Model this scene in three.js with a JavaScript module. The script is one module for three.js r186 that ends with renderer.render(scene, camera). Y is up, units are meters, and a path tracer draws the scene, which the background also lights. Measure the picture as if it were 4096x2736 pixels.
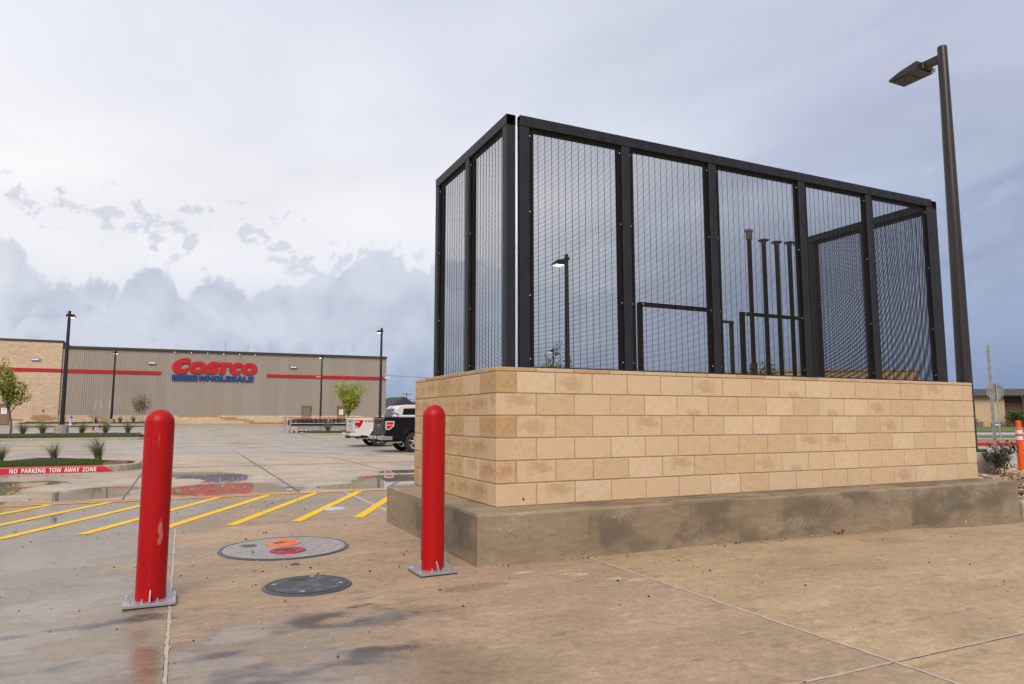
import * as THREE from 'three';
import { mergeGeometries } from 'three/addons/utils/BufferGeometryUtils.js';
import { TextGeometry } from 'three/addons/geometries/TextGeometry.js';
import { FontLoader } from 'three/addons/loaders/FontLoader.js';

// ------------------------------------------------------------------ camera, sky, sun, exposure
const scene = new THREE.Scene();
const camera = new THREE.PerspectiveCamera(52.48, 1024 / 684, 0.1, 1500);
camera.position.set(-2.552, 1.21, 5.738);
{
  const yaw = 25.258 * Math.PI / 180, pitch = 6.268 * Math.PI / 180;
  camera.lookAt(camera.position.x + Math.sin(yaw) * Math.cos(pitch), camera.position.y + Math.sin(pitch), camera.position.z - Math.cos(yaw) * Math.cos(pitch));
}
const EXPOSURE = 1.8;
const renderer = new THREE.WebGLRenderer({ antialias: true });
renderer.setSize(1024, 684);
renderer.toneMapping = THREE.LinearToneMapping;
renderer.toneMappingExposure = EXPOSURE;
renderer.shadowMap.enabled = true;
renderer.shadowMap.type = THREE.PCFSoftShadowMap;

const skyTexture = makeSky(4096, 2048);
scene.background = skyTexture;
scene.environment = skyTexture;

const sun = new THREE.DirectionalLight(0xffeed9, 1.5);
sun.position.set(-24, 42, 42);
sun.target.position.set(0, 0, -2);
sun.castShadow = true;
sun.shadow.radius = 60;
sun.shadow.mapSize.set(4096, 4096);
Object.assign(sun.shadow.camera, { left: -60, right: 60, top: 70, bottom: -60, near: 1, far: 260 });
scene.add(sun, sun.target);

// ------------------------------------------------------------------ helpers
function rng(seed) { let a = seed >>> 0; return () => { a = (a + 0x6D2B79F5) | 0; let t = Math.imul(a ^ (a >>> 15), 1 | a); t = (t + Math.imul(t ^ (t >>> 7), 61 | t)) ^ t; return ((t ^ (t >>> 14)) >>> 0) / 4294967296; }; }
function hash2(x, y) { let h = Math.imul(x, 374761393) + Math.imul(y, 668265263); h = Math.imul(h ^ (h >>> 13), 1274126177); return ((h ^ (h >>> 16)) >>> 0) / 4294967296; }
function noise(x, y, s = 0) {
  const xi = Math.floor(x), yi = Math.floor(y), fx = x - xi, fy = y - yi;
  const u = fx * fx * fx * (fx * (fx * 6 - 15) + 10), v = fy * fy * fy * (fy * (fy * 6 - 15) + 10), X = xi + s * 1013;
  const a = hash2(X, yi), b = hash2(X + 1, yi), c = hash2(X, yi + 1), d = hash2(X + 1, yi + 1);
  return a + (b - a) * u + (c - a) * v + (a - b - c + d) * u * v;
}
function fbm(x, y, o = 4, s = 0) { let t = 0, a = 0.5, n = 0; for (let i = 0; i < o; i++) { t += a * noise(x, y, s + i * 7); n += a; a *= 0.5; const k = x * 1.616 - y * 1.212; y = x * 1.212 + y * 1.616; x = k; } return t / n; }
function ss(a, b, x) { const t = Math.min(1, Math.max(0, (x - a) / (b - a))); return t * t * (3 - 2 * t); }
function lerp(a, b, t) { return a + (b - a) * t; }
function mix3(a, b, t) { return [a[0] + (b[0] - a[0]) * t, a[1] + (b[1] - a[1]) * t, a[2] + (b[2] - a[2]) * t]; }
function toLin(c) { c /= 255; return c <= 0.04045 ? c / 12.92 : Math.pow((c + 0.055) / 1.055, 2.4); }
function toSrgb(c) { c = Math.min(1, Math.max(0, c)); return 255 * (c <= 0.0031308 ? c * 12.92 : 1.055 * Math.pow(c, 1 / 2.4) - 0.055); }
function lin(r, g, b) { return [toLin(r), toLin(g), toLin(b)]; }

// An overcast afternoon sky: bright veil to the west (left), blue-grey rain cloud to the right, cumulus banks along the horizon.
function makeSky(W, H) {
  const data = new Float32Array(W * H * 4);
  const g = (a) => a.map((c) => lin(...c));
  const els = [0, 3, 7, 12, 18, 26, 40, 90];
  const left = g([[186, 199, 217], [196, 207, 224], [222, 227, 237], [243, 244, 249], [250, 250, 252], [236, 239, 248], [222, 226, 240], [212, 217, 232]]);
  const right = g([[138, 157, 186], [141, 159, 188], [148, 165, 194], [161, 174, 203], [177, 187, 212], [194, 200, 221], [206, 210, 227], [212, 216, 230]]);
  const ramp = (t, e) => { let i = 0; while (i < els.length - 2 && e > els[i + 1]) i++; return mix3(t[i], t[i + 1], ss(els[i], els[i + 1], e) * 0.5 + 0.5 * Math.min(1, Math.max(0, (e - els[i]) / (els[i + 1] - els[i])))); };
  for (let j = 0; j < H; j++) {
    const el = ((j + 0.5) / H - 0.5) * 180;
    const low = el < -1.5;
    for (let i = 0; i < W; i++) {
      const k = (j * W + i) * 4;
      let c;
      if (low) c = [0.16, 0.15, 0.14];
      else {
        // equirectangular: u = atan2(z, x) / 2pi + 0.5
        const ph = ((i + 0.5) / W - 0.5) * 2 * Math.PI;
        const dx = Math.cos(ph), dz = Math.sin(ph);
        const az = Math.atan2(dx, -dz) * 180 / Math.PI;             // 0 = -z, positive towards +x
        const e = Math.max(0.2, el), er = e * Math.PI / 180;
        let da = az + 14; if (da > 180) da -= 360; if (da < -180) da += 360;
        const wave = (fbm(dx * 2.1 + 9, dz * 2.1 + e * 0.02, 3, 3) - 0.5) * 40;
        const s = ss(4, 78, Math.abs(da) + wave * 0.6);
        c = mix3(ramp(left, e), ramp(right, e), s);
        // high streaky cloud, drawn on a plane overhead
        const hy = Math.sin(er) + 0.09, px = dx * Math.cos(er) / hy, pz = dz * Math.cos(er) / hy;
        const wx = fbm(px * 0.7 + 4, pz * 0.7, 3, 11) * 1.6;
        const st = fbm(px * 1.15 + wx - pz * 0.5 + 20, pz * 0.42 + px * 0.25 + wx, 5, 17) - 0.5;
        const st2 = fbm(px * 3.6 + wx * 2, pz * 1.7 + 8, 5, 23) - 0.5;
        const amp = ss(4, 18, e) * lerp(0.3, 0.75, ss(0, 0.5, s));
        const f = 1 + amp * (st * 0.85 + st2 * 0.3);
        c = [c[0] * f, c[1] * (1 + (f - 1) * 0.92), c[2] * (1 + (f - 1) * 0.72)];
        // cumulus banks: three ranges, the far one tallest
        const A = az * 0.115 + 31;
        const billow = (x, y, o, sd) => { let t = 0, w = 0.5, n = 0; for (let q = 0; q < o; q++) { t += w * Math.abs(2 * noise(x, y, sd + q * 3) - 1); n += w; w *= 0.52; x = x * 2.03 + 1.7; y = y * 2.03 - 0.9; } return t / n; };
        const bank = (ridge, hi, lo, sc, seed, soft, strength, depth, amp2) => {
          const wx = (fbm(A * 1.6, e * 0.2, 2, seed + 3) - 0.5) * 0.8;
          const puff = (billow(A * 2.3 * sc + wx, e * 0.2 * sc, 5, seed + 5) - 0.32) * amp2;
          const d = ridge + puff - e;
          const m = ss(0, soft, d) * strength;
          if (m <= 0) return;
          const bl = billow(A * 2.3 * sc + wx + 0.16, (e + 0.9) * 0.2 * sc + 0.35, 5, seed + 5);
          const shade = fbm(A * 1.7 * sc + 5, e * 0.32 * sc + 2, 4, seed + 9);
          const t = Math.min(1, Math.max(0, 0.05 + d * depth + (shade - 0.5) * 1.1 + (0.34 - bl) * 0.9));
          c = mix3(c, mix3(hi, lo, t), m);
        };
        const tone = (r, gg, b) => { const k = 1 - 0.2 * s; return lin(r * k * (1 - 0.05 * s), gg * k, b * (1 - 0.1 * s)); };
        if (e < 26) {
          // ragged scraps above the bank, in the bright part
          const wq = fbm(A * 3, e * 0.4, 3, 43) * 1.2;
          let sp0 = 0, sw = 0.5, sn = 0, sx = A * 6.5 + wq, sy = e * 0.95 + wq * 0.6; for (let q = 0; q < 7; q++) { sp0 += sw * noise(sx, sy, 147 + q * 5); sn += sw; sw *= 0.66; const kx = sx * 1.7 - sy * 1.05; sy = sx * 1.05 + sy * 1.7; sx = kx; }
          const sp = sp0 / sn + 0.3 * (fbm(A * 0.9, 2.2, 2, 49) - 0.5) - 0.085 * Math.abs(e - 14.0 + (az - 2) * 0.09);
          const sm = ss(0.5, 0.6, sp) * ss(17.5, 15.5, e) * ss(9.8, 11.5, e) * (1 - ss(0.1, 0.5, s));
          if (sm > 0) c = mix3(c, lin(211, 215, 229), sm * 0.85);
          if (s > 0.2) { const q = 0.55 * ss(0.2, 0.6, s); bank(15 + (fbm(A * 0.5, 1.3, 2, 181) - 0.5) * 10, c.map((v) => v * 1.16), c.map((v) => v * 0.96), 1.1, 191, 0.9, q, 0.12, 7); bank(8 + (fbm(A * 0.5, 6.3, 2, 183) - 0.5) * 6, c.map((v) => v * 1.14), c.map((v) => v * 0.95), 1.3, 195, 0.9, q, 0.14, 6); }
          const r1 = fbm(A * 0.42, 3.7, 2, 151) - 0.5;
          bank(9.6 + r1 * 5 + 2.4 * ss(4, 16, az) * ss(36, 24, az), tone(222, 226, 236), tone(180, 191, 210), 1.0, 51, 0.8, 0.95 - 0.72 * s, 0.075, 5.5);
          bank(6.6 + (fbm(A * 0.6, 8.1, 2, 161) - 0.5) * 5, tone(211, 217, 229), tone(162, 178, 202), 1.25, 71, 0.9, 0.9 - 0.72 * s, 0.1, 5.5);
          bank(4.6 + (fbm(A * 0.4, 5.1, 2, 171) - 0.5) * 2.5, tone(172, 188, 210), tone(143, 166, 195), 0.7, 91, 3.4, 0.92 - 0.5 * s, 0.1, 4);
        }
      }
      data[k] = c[0] / EXPOSURE; data[k + 1] = c[1] / EXPOSURE; data[k + 2] = c[2] / EXPOSURE; data[k + 3] = 1;
    }
  }
  const t = new THREE.DataTexture(data, W, H, THREE.RGBAFormat, THREE.FloatType);
  t.mapping = THREE.EquirectangularReflectionMapping;
  t.magFilter = t.minFilter = THREE.LinearFilter;
  t.colorSpace = THREE.LinearSRGBColorSpace;
  t.needsUpdate = true;
  return t;
}

// ---- materials and textures
function mat(r, g, b, rough = 0.8, o = {}) {
  const P = o.clearcoat || o.transmission || o.sheen ? THREE.MeshPhysicalMaterial : THREE.MeshStandardMaterial;
  return new P({ color: new THREE.Color().setRGB(r, g, b), roughness: rough, metalness: 0, ...o });
}
function paint(w, h, fn, srgb = true) {                            // fn(x, y) -> linear rgb (0..1); y runs upwards
  const d = new Uint8Array(w * h * 4);
  for (let y = 0; y < h; y++) for (let x = 0; x < w; x++) {
    const c = fn(x, y), k = (y * w + x) * 4;
    for (let i = 0; i < 3; i++) d[k + i] = srgb ? toSrgb(c[i]) : Math.min(255, Math.max(0, c[i] * 255));
    d[k + 3] = 255;
  }
  const t = new THREE.DataTexture(d, w, h, THREE.RGBAFormat);
  t.magFilter = THREE.LinearFilter; t.minFilter = THREE.LinearMipmapLinearFilter; t.generateMipmaps = true;
  t.wrapS = t.wrapT = THREE.RepeatWrapping; t.anisotropy = 8;
  if (srgb) t.colorSpace = THREE.SRGBColorSpace;
  t.needsUpdate = true;
  return t;
}
const grey = (v) => [v, v, v];

// ---- geometry
const V = (x, y, z) => new THREE.Vector3(x, y, z);
function fin(g) { const n = g.index ? g.toNonIndexed() : g; for (const k of Object.keys(n.attributes)) if (!['position', 'normal', 'uv'].includes(k)) n.deleteAttribute(k); if (!n.attributes.uv) n.setAttribute('uv', new THREE.BufferAttribute(new Float32Array(n.attributes.position.count * 2), 2)); return n; }
function merge(list) { return list.length === 1 ? list[0] : mergeGeometries(list.map(fin)); }
function at(g, x, y, z, rx = 0, ry = 0, rz = 0) { return g.applyMatrix4(new THREE.Matrix4().compose(V(x, y, z), new THREE.Quaternion().setFromEuler(new THREE.Euler(rx, ry, rz)), V(1, 1, 1))); }
function fromTris(P, U) {                                           // P: flat list of points (3 per triangle)
  const g = new THREE.BufferGeometry();
  g.setAttribute('position', new THREE.Float32BufferAttribute(P, 3));
  g.setAttribute('uv', new THREE.Float32BufferAttribute(U || new Array(P.length / 3 * 2).fill(0), 2));
  g.computeVertexNormals();
  return g;
}
// box with chamfered edges, 44 triangles; uv runs 0..1 over each face, or in metres
function cbox(w, h, d, c = 0.004, metres = false) {
  const H = [w / 2, h / 2, d / 2], P = [], U = [];
  c = Math.min(c, w / 2.2, h / 2.2, d / 2.2);
  const vert = (a, s) => { const p = [0, 1, 2].map((i) => s[i] * (i === a ? H[i] : H[i] - c)); return p; };
  const put = (pts, a) => {
    const n = V(...pts[1]).sub(V(...pts[0])).cross(V(...pts[2]).sub(V(...pts[0])));
    const m = pts.reduce((q, p) => q.add(V(...p)), V(0, 0, 0));
    if (n.dot(m) < 0) pts = pts.slice().reverse();
    const uv = (p) => { const q = a === 0 ? [p[2] * -Math.sign(p[0]), p[1], d, h] : a === 1 ? [p[0], -p[2] * Math.sign(p[1]), w, d] : [p[0] * Math.sign(p[2]), p[1], w, h]; return metres ? [q[0] + q[2] / 2, q[1] + q[3] / 2] : [q[0] / q[2] + 0.5, q[1] / q[3] + 0.5]; };
    for (let i = 1; i < pts.length - 1; i++) for (const p of [pts[0], pts[i], pts[i + 1]]) { P.push(...p); U.push(...uv(p)); }
  };
  const S = [-1, 1];
  for (let a = 0; a < 3; a++) for (const s of S) {
    const b = (a + 1) % 3, e = (a + 2) % 3, q = (sb, se) => { const t = [0, 0, 0]; t[a] = s; t[b] = sb; t[e] = se; return vert(a, t); };
    put([q(-1, -1), q(1, -1), q(1, 1), q(-1, 1)], a);
  }
  for (let e = 0; e < 3; e++) { const a = (e + 1) % 3, b = (e + 2) % 3; for (const sa of S) for (const sb of S) { const q = (ax, se) => { const t = [0, 0, 0]; t[a] = sa; t[b] = sb; t[e] = se; return vert(ax, t); }; put([q(a, -1), q(a, 1), q(b, 1), q(b, -1)], a === 1 ? b : a); } }
  for (const x of S) for (const y of S) for (const z of S) put([vert(0, [x, y, z]), vert(1, [x, y, z]), vert(2, [x, y, z])], 2);
  return fromTris(P, U);
}
const box = (x0, x1, y0, y1, z0, z1, c = 0.004, m = true) => at(cbox(x1 - x0, y1 - y0, z1 - z0, c, m), (x0 + x1) / 2, (y0 + y1) / 2, (z0 + z1) / 2);
function rod(a, b, r, r2 = r, n = 8, open = false) {
  const d = b.clone().sub(a), g = new THREE.CylinderGeometry(r2, r, d.length(), n, 1, open);
  g.applyQuaternion(new THREE.Quaternion().setFromUnitVectors(V(0, 1, 0), d.clone().normalize()));
  const m = a.clone().add(b).multiplyScalar(0.5);
  return g.translate(m.x, m.y, m.z);
}
const cyl = (r, h, n = 24, r2 = r) => new THREE.CylinderGeometry(r2, r, h, n).translate(0, h / 2, 0);
const lathe = (pts, n = 32) => new THREE.LatheGeometry(pts.map(([x, y]) => new THREE.Vector2(x, y)), n);
function shapeOf(pts) { const s = new THREE.Shape(); pts.forEach(([x, y], i) => i ? s.lineTo(x, y) : s.moveTo(x, y)); s.closePath(); return s; }
function extrude(shape, depth, bevel = 0, seg = 12) { return new THREE.ExtrudeGeometry(shape, { depth, bevelEnabled: bevel > 0, bevelSize: bevel, bevelThickness: bevel, bevelSegments: 2, curveSegments: seg }); }

// ---- naming
const taken = {};
function numbered(n) { taken[n] = (taken[n] ?? -1) + 1; return taken[n] ? `${n}_${String(taken[n]).padStart(3, '0')}` : n; }
function shadows(o) { o.traverse((m) => { if (m.isMesh) { m.castShadow = true; m.receiveShadow = true; } }); return o; }
function thing(name, label, category, [x, y, z] = [0, 0, 0], turn = 0, group) {
  const o = new THREE.Group(); o.name = numbered(name); o.position.set(x, y, z); o.rotation.y = turn; o.userData = { label, category };
  if (group) o.userData.group = group;
  scene.add(o); return o;
}
function part(name, geometry, material, parent) { const m = new THREE.Mesh(Array.isArray(geometry) ? merge(geometry) : geometry, material); m.name = name; m.castShadow = m.receiveShadow = true; parent.add(m); return m; }
function struct(name) { const o = new THREE.Group(); o.name = numbered(name); o.userData = { kind: 'structure' }; scene.add(o); return o; }
function structMesh(name, geometry, material) { const m = part(numbered(name), geometry, material, scene); m.userData.kind = 'structure'; return m; }
function single(name, label, category, geometry, material, group) { const m = part(numbered(name), geometry, material, scene); m.userData = { label, category }; if (group) m.userData.group = group; return m; }
function copy(o, label, [x, y, z], turn = 0, scale = 1) { const c = o.clone(); c.name = numbered(o.name.replace(/_\d{3}$/, '')); c.position.set(x, y, z); c.rotation.y = turn; if (scale !== 1) c.scale.setScalar(scale); c.userData = { ...o.userData, label }; scene.add(c); return c; }

// gentle fall of the lot: a shallow dip under the parked trucks, rising towards the warehouse
function gy(x, z) { return -0.14 * ss(0, 4, x) * ss(13.4, 20.5, -z) * (1 - ss(30, 44, -z)) * (1 - ss(16, 26, x)) + 0.55 * ss(44, 92, -z) * (1 - ss(30, 60, x)); }

// ------------------------------------------------------------------ concrete lot
// wetness of the pavement: 0 dry, about 0.5 damp, 0.8 film of water, 1 standing water
function ellipse(x, z, cx, cz, rx, rz, n) { const a = (x - cx) / rx, b = (z - cz) / rz; return 1 - Math.sqrt(a * a + b * b) + n; }
function wetNear(x, z) {
  const n1 = fbm(x * 1.3, z * 2.2, 4, 5) - 0.5, n2 = fbm(x * 2.4 + 9, z * 4.5, 5, 15) - 0.5, n3 = fbm(x * 0.9 + 3, z * 1.1, 4, 25) - 0.5;
  let w = 0.62 * ss(-2.35, -3.0, x + n1 * 1.2);                                        // left of the long joint
  w = Math.max(w, 0.55 * ss(-1.2, -2.2, x + n1 * 1.6 - ss(0.6, 1.9, z) * 0.5) * ss(0.7, 1.5, z + n2)); // foreground
  const film = [[-3.6, -1.6, 0.7, 0.75], [-3.3, 1.05, 0.62, 0.34], [-2.95, 1.75, 0.75, 0.35], [-2.2, 1.45, 0.22, 0.22], [-4.4, 0, 0.9, 1.2], [-3.2, 0.2, 0.5, 0.5], [-2.6, 2.2, 1.0, 0.5]];
  for (const [cx, cz, rx, rz] of film) w = Math.max(w, w > 0.2 ? 0.9 * ss(-0.05, 0.35, ellipse(x, z, cx, cz, rx, rz, n2 * 1.5 + n3)) : 0);
  w = Math.max(w, 0.35 * ss(0, 0.3, ellipse(x, z, -0.6, 0.95, 0.3, 0.11, n2 * 0.6)));       // damp spot by the bollard
  w = Math.max(w, 1.0 * ss(-0.02, 0.16, ellipse(x, z, 6.7, 0.52, 1.75, 0.3, n2 * 0.35)));   // puddle at the end of the kerb
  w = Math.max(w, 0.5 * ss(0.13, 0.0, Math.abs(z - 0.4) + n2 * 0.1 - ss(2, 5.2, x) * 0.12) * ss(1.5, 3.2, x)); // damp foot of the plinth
  return w;
}
function wetMid(x, z) {
  const n1 = fbm(x * 1.1, z * 0.6, 4, 35) - 0.5, n2 = fbm(x * 2.2 + 9, z * 1.2, 5, 45) - 0.5;
  let w = 0;
  if (z > -6.15) {                                                                      // hatched strip, wet on the left
    w = 0.72 * ss(-1.9, -2.9, x + n1 * 1.3);
    w = Math.max(w, w > 0.2 ? 0.95 * ss(0, 0.3, ellipse(x, z, -4.9, -4.7, 1.5, 1.3, n2)) : 0);
    w = Math.max(w, 0.42 * ss(0, 0.4, ellipse(x, z, -0.9, -4.8, 1.6, 1.0, n1 * 1.8)));
  } else {
    const pool = [[-5.6, -8.3, 1.35, 2.6], [-4.1, -7.1, 0.9, 0.75], [-3.7, -8.1, 0.55, 0.5], [-2.0, -7.35, 1.05, 1.15], [-1.9, -10.0, 0.75, 1.3], [-2.5, -11.1, 0.9, 0.7], [-1.35, -6.9, 0.9, 0.5], [0.35, -6.85, 0.85, 0.55], [1.3, -7.6, 0.8, 1.0], [2.3, -9.9, 0.8, 0.5], [1.55, -8.75, 0.8, 0.3]];
    let d = -9; for (const [a, b, c, e] of pool) d = Math.max(d, ellipse(x, z, a, b, c, e, n1 * 0.55 + n2 * 0.35));
    for (const [a, b, c, e] of [[-4.45, -8.8, 0.5, 0.85], [-4.9, -7.2, 0.34, 0.5], [-2.55, -9.2, 0.42, 0.75]]) d = Math.min(d, 0.06 - ellipse(x, z, a, b, c, e, n2 * 0.6));
    w = 0.4 * ss(-0.22, 0.0, d) + 0.6 * ss(0.0, 0.07, d);
    w = Math.max(w, 0.3 * ss(0.05, 0.22, n1) * ss(-20, -14, z), 0.72 * ss(0, 0.3, ellipse(x, z, -5.6, -11.5, 2.3, 1.1, n1 + n2)));
  }
  return w;
}
const roughOf = (w, n) => w > 0.55 ? lerp(lerp(0.34, 0.17, ss(0.55, 0.85, w)), 0.015, ss(0.88, 1.0, w)) + n * 0.06 * (1 - ss(0.9, 1, w)) : lerp(0.85, 0.34, w / 0.55) + n * 0.12;

const nearRect = [-5.2, 7.4, -3.0, 4.2], midRect = [-9, 5, -20, -2.8];
function slabTexture(w, h, R, wet, colour) {
  const W = new Float32Array(w * h);
  const col = paint(w, h, (i, j) => {
    const x = lerp(R[0], R[1], (i + 0.5) / w), z = lerp(R[2], R[3], (j + 0.5) / h);
    const q = wet(x, z); W[j * w + i] = q;
    const c = colour(x, z);
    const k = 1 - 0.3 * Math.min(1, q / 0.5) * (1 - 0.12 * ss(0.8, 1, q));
    return [c[0] * k, c[1] * k * (1 + 0.01 * q), c[2] * k * (1 + 0.03 * q)].map((v, n) => v * [0.96, 0.92, 0.88][n]);
  });
  const rough = paint(w, h, (i, j) => { const q = W[j * w + i]; return grey(roughOf(q, hash2(i, j) - 0.5)); }, false);
  for (const t of [col, rough]) t.wrapS = t.wrapT = THREE.ClampToEdgeWrapping;
  return [col, rough];
}
// trowelled concrete: broom lines, mottling, pale scuffs, dark drips, grit
function concrete(x, z, base, alt, s) {
  const big = fbm(x * 0.45, z * 0.55, 4, s) - 0.5, mid = fbm(x * 1.7 + z * 0.4, z * 3.1, 5, s + 31) - 0.5, fine = fbm(x * 19, z * 23, 3, s + 61) - 0.5, broom = fbm(x * 2.2, z * 46, 3, s + 91) - 0.5;
  const c = mix3(base, alt, Math.min(1, Math.max(0, 0.5 + big * 1.7 + mid * 0.7)));
  const grain = fbm(x * 55, z * 60, 2, s + 71) - 0.5;
  let k = 1 + mid * 0.3 + fine * 0.26 + grain * 0.3 + broom * 0.12 + (hash2(Math.round(x * 167), Math.round(z * 167)) - 0.5) * 0.16;
  const drip = fbm(x * 5 + 3, z * 13, 4, s + 121); k *= 1 - 0.22 * ss(0.68, 0.82, drip);
  const pale = fbm(x * 4 + 30, z * 15, 4, s + 151); k *= 1 + 0.2 * ss(0.7, 0.82, pale);
  return [c[0] * k, c[1] * k, c[2] * k];
}
const streaks = [[-1.75, 1.28, 0.62, 0.15, -0.5], [-2.36, 1.72, 0.22, 0.12, -0.3], [-1.45, 1.5, 0.5, 0.18, -0.45], [-3.2, 1.62, 0.32, 0.09, -0.2], [-1.5, 1.12, 0.2, 0.07, -0.5], [-2.9, 0.86, 0.6, 0.12, -0.2], [-1.9, 2.1, 0.8, 0.25, -0.4]];
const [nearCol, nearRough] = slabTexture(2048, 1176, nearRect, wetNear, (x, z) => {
  const left = x < -2.57, right = x > 0.72 && z > 0.3;
  let c = concrete(x, z, right ? [0.4, 0.305, 0.195] : left ? [0.36, 0.29, 0.21] : [0.375, 0.28, 0.19], right ? [0.47, 0.365, 0.23] : left ? [0.4, 0.335, 0.25] : [0.415, 0.315, 0.215], right ? 3 : left ? 7 : 5);
  let dark = 0;                                                                        // black tyre and mud smears
  for (const [cx, cz, rx, rz, tilt] of streaks) {
    const a = x - cx, b = z - cz + a * -tilt * 0.5, e = 1 - Math.hypot(a / rx, b / rz);
    if (e > -0.5) dark = Math.max(dark, ss(0.0, 1.1, e + (fbm(x * 6, z * 10 - x * 2, 6, 77) - 0.5) * 2.2));
  }
  const k = 1 - dark * 0.72;
  const scuff = [[-0.05, 0.68], [0.22, 0.86], [0.3, 0.92], [0.48, 1.16], [0.6, 1.27]].reduce((m, [cx, cz]) => Math.max(m, ss(0.1, 0.6, 1 - Math.hypot((x - cx) / 0.1, (z - cz) / 0.045) + (fbm(x * 22, z * 60, 3, 9) - 0.5) * 1.6)), 0);
  c = mix3([c[0] * k, c[1] * k, c[2] * k * (1 + dark * 0.1)], [0.56, 0.53, 0.48], scuff * 0.8);
  return c;
});
const [midCol, midRough] = slabTexture(2048, 2048, midRect, wetMid, (x, z) => {
  const c = z > -6.12 ? concrete(x, z, [0.345, 0.27, 0.185], [0.385, 0.305, 0.215], 11) : concrete(x * 0.8, z * 0.6, [0.43, 0.37, 0.285], [0.49, 0.425, 0.335], 13);
  return c;
});
const grainBump = paint(512, 512, (x, y) => grey(0.5 + (fbm(x / 7, y / 3.2, 3, 2) - 0.5) * 0.7 + (hash2(x, y) - 0.5) * 0.4), false);
const grainNear = grainBump.clone(); grainNear.repeat.set(11, 6.3); grainNear.needsUpdate = true;
const grainMid = grainBump.clone(); grainMid.repeat.set(9, 11); grainMid.needsUpdate = true;
const farTile = paint(1024, 1024, (i, j) => {                       // 16 m tile, blended at its borders so that it repeats
  const f = (x, y) => { const x0 = x / 64, z0 = y / 64; const b = fbm(x0 * 0.5, z0 * 0.9, 4, 21) - 0.5, m = fbm(x0 * 1.3, z0 * 4.5, 5, 24) - 0.5; return 1 + b * 0.32 + m * 0.34 - 0.42 * ss(0.6, 0.68, fbm(x0 * 0.8 + 7, z0 * 2.6, 4, 27)); };
  const u = ss(0.8, 1, i / 1024), v = ss(0.8, 1, j / 1024);
  const k = lerp(lerp(f(i, j), f(i - 1024, j), u), lerp(f(i, j - 1024), f(i - 1024, j - 1024), u), v) + (hash2(i, j) - 0.5) * 0.08;
  return [0.4 * k, 0.35 * k, 0.285 * k];
});
const farRough = paint(512, 512, (i, j) => grey(0.5 + 0.35 * ss(0.6, 0.42, fbm(i / 60, j / 24, 4, 27))), false);
const slabNear = new THREE.MeshStandardMaterial({ map: nearCol, roughnessMap: nearRough, roughness: 1, bumpMap: grainNear, bumpScale: 0.0012 });
const slabMid = new THREE.MeshStandardMaterial({ map: midCol, roughnessMap: midRough, roughness: 1 });
const slabFar = new THREE.MeshStandardMaterial({ map: farTile, roughnessMap: farRough, roughness: 1 });

// one slab: its top follows the fall of the lot, with a small arris and sides that go down 0.14 m
function slab(x0, x1, z0, z1, R) {
  const gap = 0.006; x0 += gap; x1 -= gap; z0 += gap; z1 -= gap;
  const nx = Math.max(1, Math.round((x1 - x0) / 1.5)), nz = Math.max(1, Math.round((z1 - z0) / 1.5)), P = [], U = [], I = [];
  const uv = (x, z) => R ? [(x - R[0]) / (R[1] - R[0]), (z - R[2]) / (R[3] - R[2])] : [x / 16, z / 16];
  const vtx = (x, y, z) => { P.push(x, y, z); U.push(...uv(x, z)); return P.length / 3 - 1; };
  const e = 0.006, row = [];
  const xs = [...Array(nx + 1)].map((_, i) => lerp(x0 + e, x1 - e, i / nx)), zs = [...Array(nz + 1)].map((_, i) => lerp(z0 + e, z1 - e, i / nz));
  for (const z of zs) row.push(xs.map((x) => vtx(x, gy(x, z), z)));
  for (let j = 0; j < nz; j++) for (let i = 0; i < nx; i++) { const a = row[j][i], b = row[j][i + 1], c = row[j + 1][i], d = row[j + 1][i + 1]; I.push(a, c, b, b, c, d); }
  const rim = [...xs.map((x) => [x, zs[0]]), ...zs.slice(1).map((z) => [xs[nx], z]), ...xs.slice(0, -1).reverse().map((x) => [x, zs[nz]]), ...zs.slice(1, -1).reverse().map((z) => [xs[0], z])];
  const push = ([x, z]) => [x <= xs[0] + 1e-6 ? x0 : x >= xs[nx] - 1e-6 ? x1 : x, z <= zs[0] + 1e-6 ? z0 : z >= zs[nz] - 1e-6 ? z1 : z];
  for (let i = 0; i < rim.length; i++) {
    const p = rim[i], q = rim[(i + 1) % rim.length], po = push(p), qo = push(q);
    for (const [A, a, Bq, b] of [[p, 0, q, 0], [po, -0.004, qo, -0.004]]) { /* two bands: arris, side */
      const lo = A === p ? [po, -0.004, qo, -0.004] : [po, -0.14, qo, -0.14];
      const v = [vtx(A[0], gy(...A) + a, A[1]), vtx(Bq[0], gy(...Bq) + b, Bq[1]), vtx(lo[2][0], gy(...lo[2]) + lo[3], lo[2][1]), vtx(lo[0][0], gy(...lo[0]) + lo[1], lo[0][1])];
      I.push(v[0], v[1], v[2], v[0], v[2], v[3]);
    }
  }
  const g = new THREE.BufferGeometry();
  g.setAttribute('position', new THREE.Float32BufferAttribute(P, 3)); g.setAttribute('uv', new THREE.Float32BufferAttribute(U, 2)); g.setIndex(I); g.computeVertexNormals();
  return g;
}
const lot = struct('parking_lot');
const cutsNear = [[-5.2, -2.57], [-2.57, 0.72], [0.72, 7.13]];
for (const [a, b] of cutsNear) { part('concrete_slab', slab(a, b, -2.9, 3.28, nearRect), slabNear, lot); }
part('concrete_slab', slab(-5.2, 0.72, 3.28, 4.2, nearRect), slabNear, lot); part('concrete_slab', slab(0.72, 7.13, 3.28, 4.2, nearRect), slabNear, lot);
for (const [a, b] of [[-9, -2.6], [-2.6, -0.06], [-0.06, 5]]) part('concrete_slab', slab(a, b, -6.12, -2.9, midRect), slabMid, lot);
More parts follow.
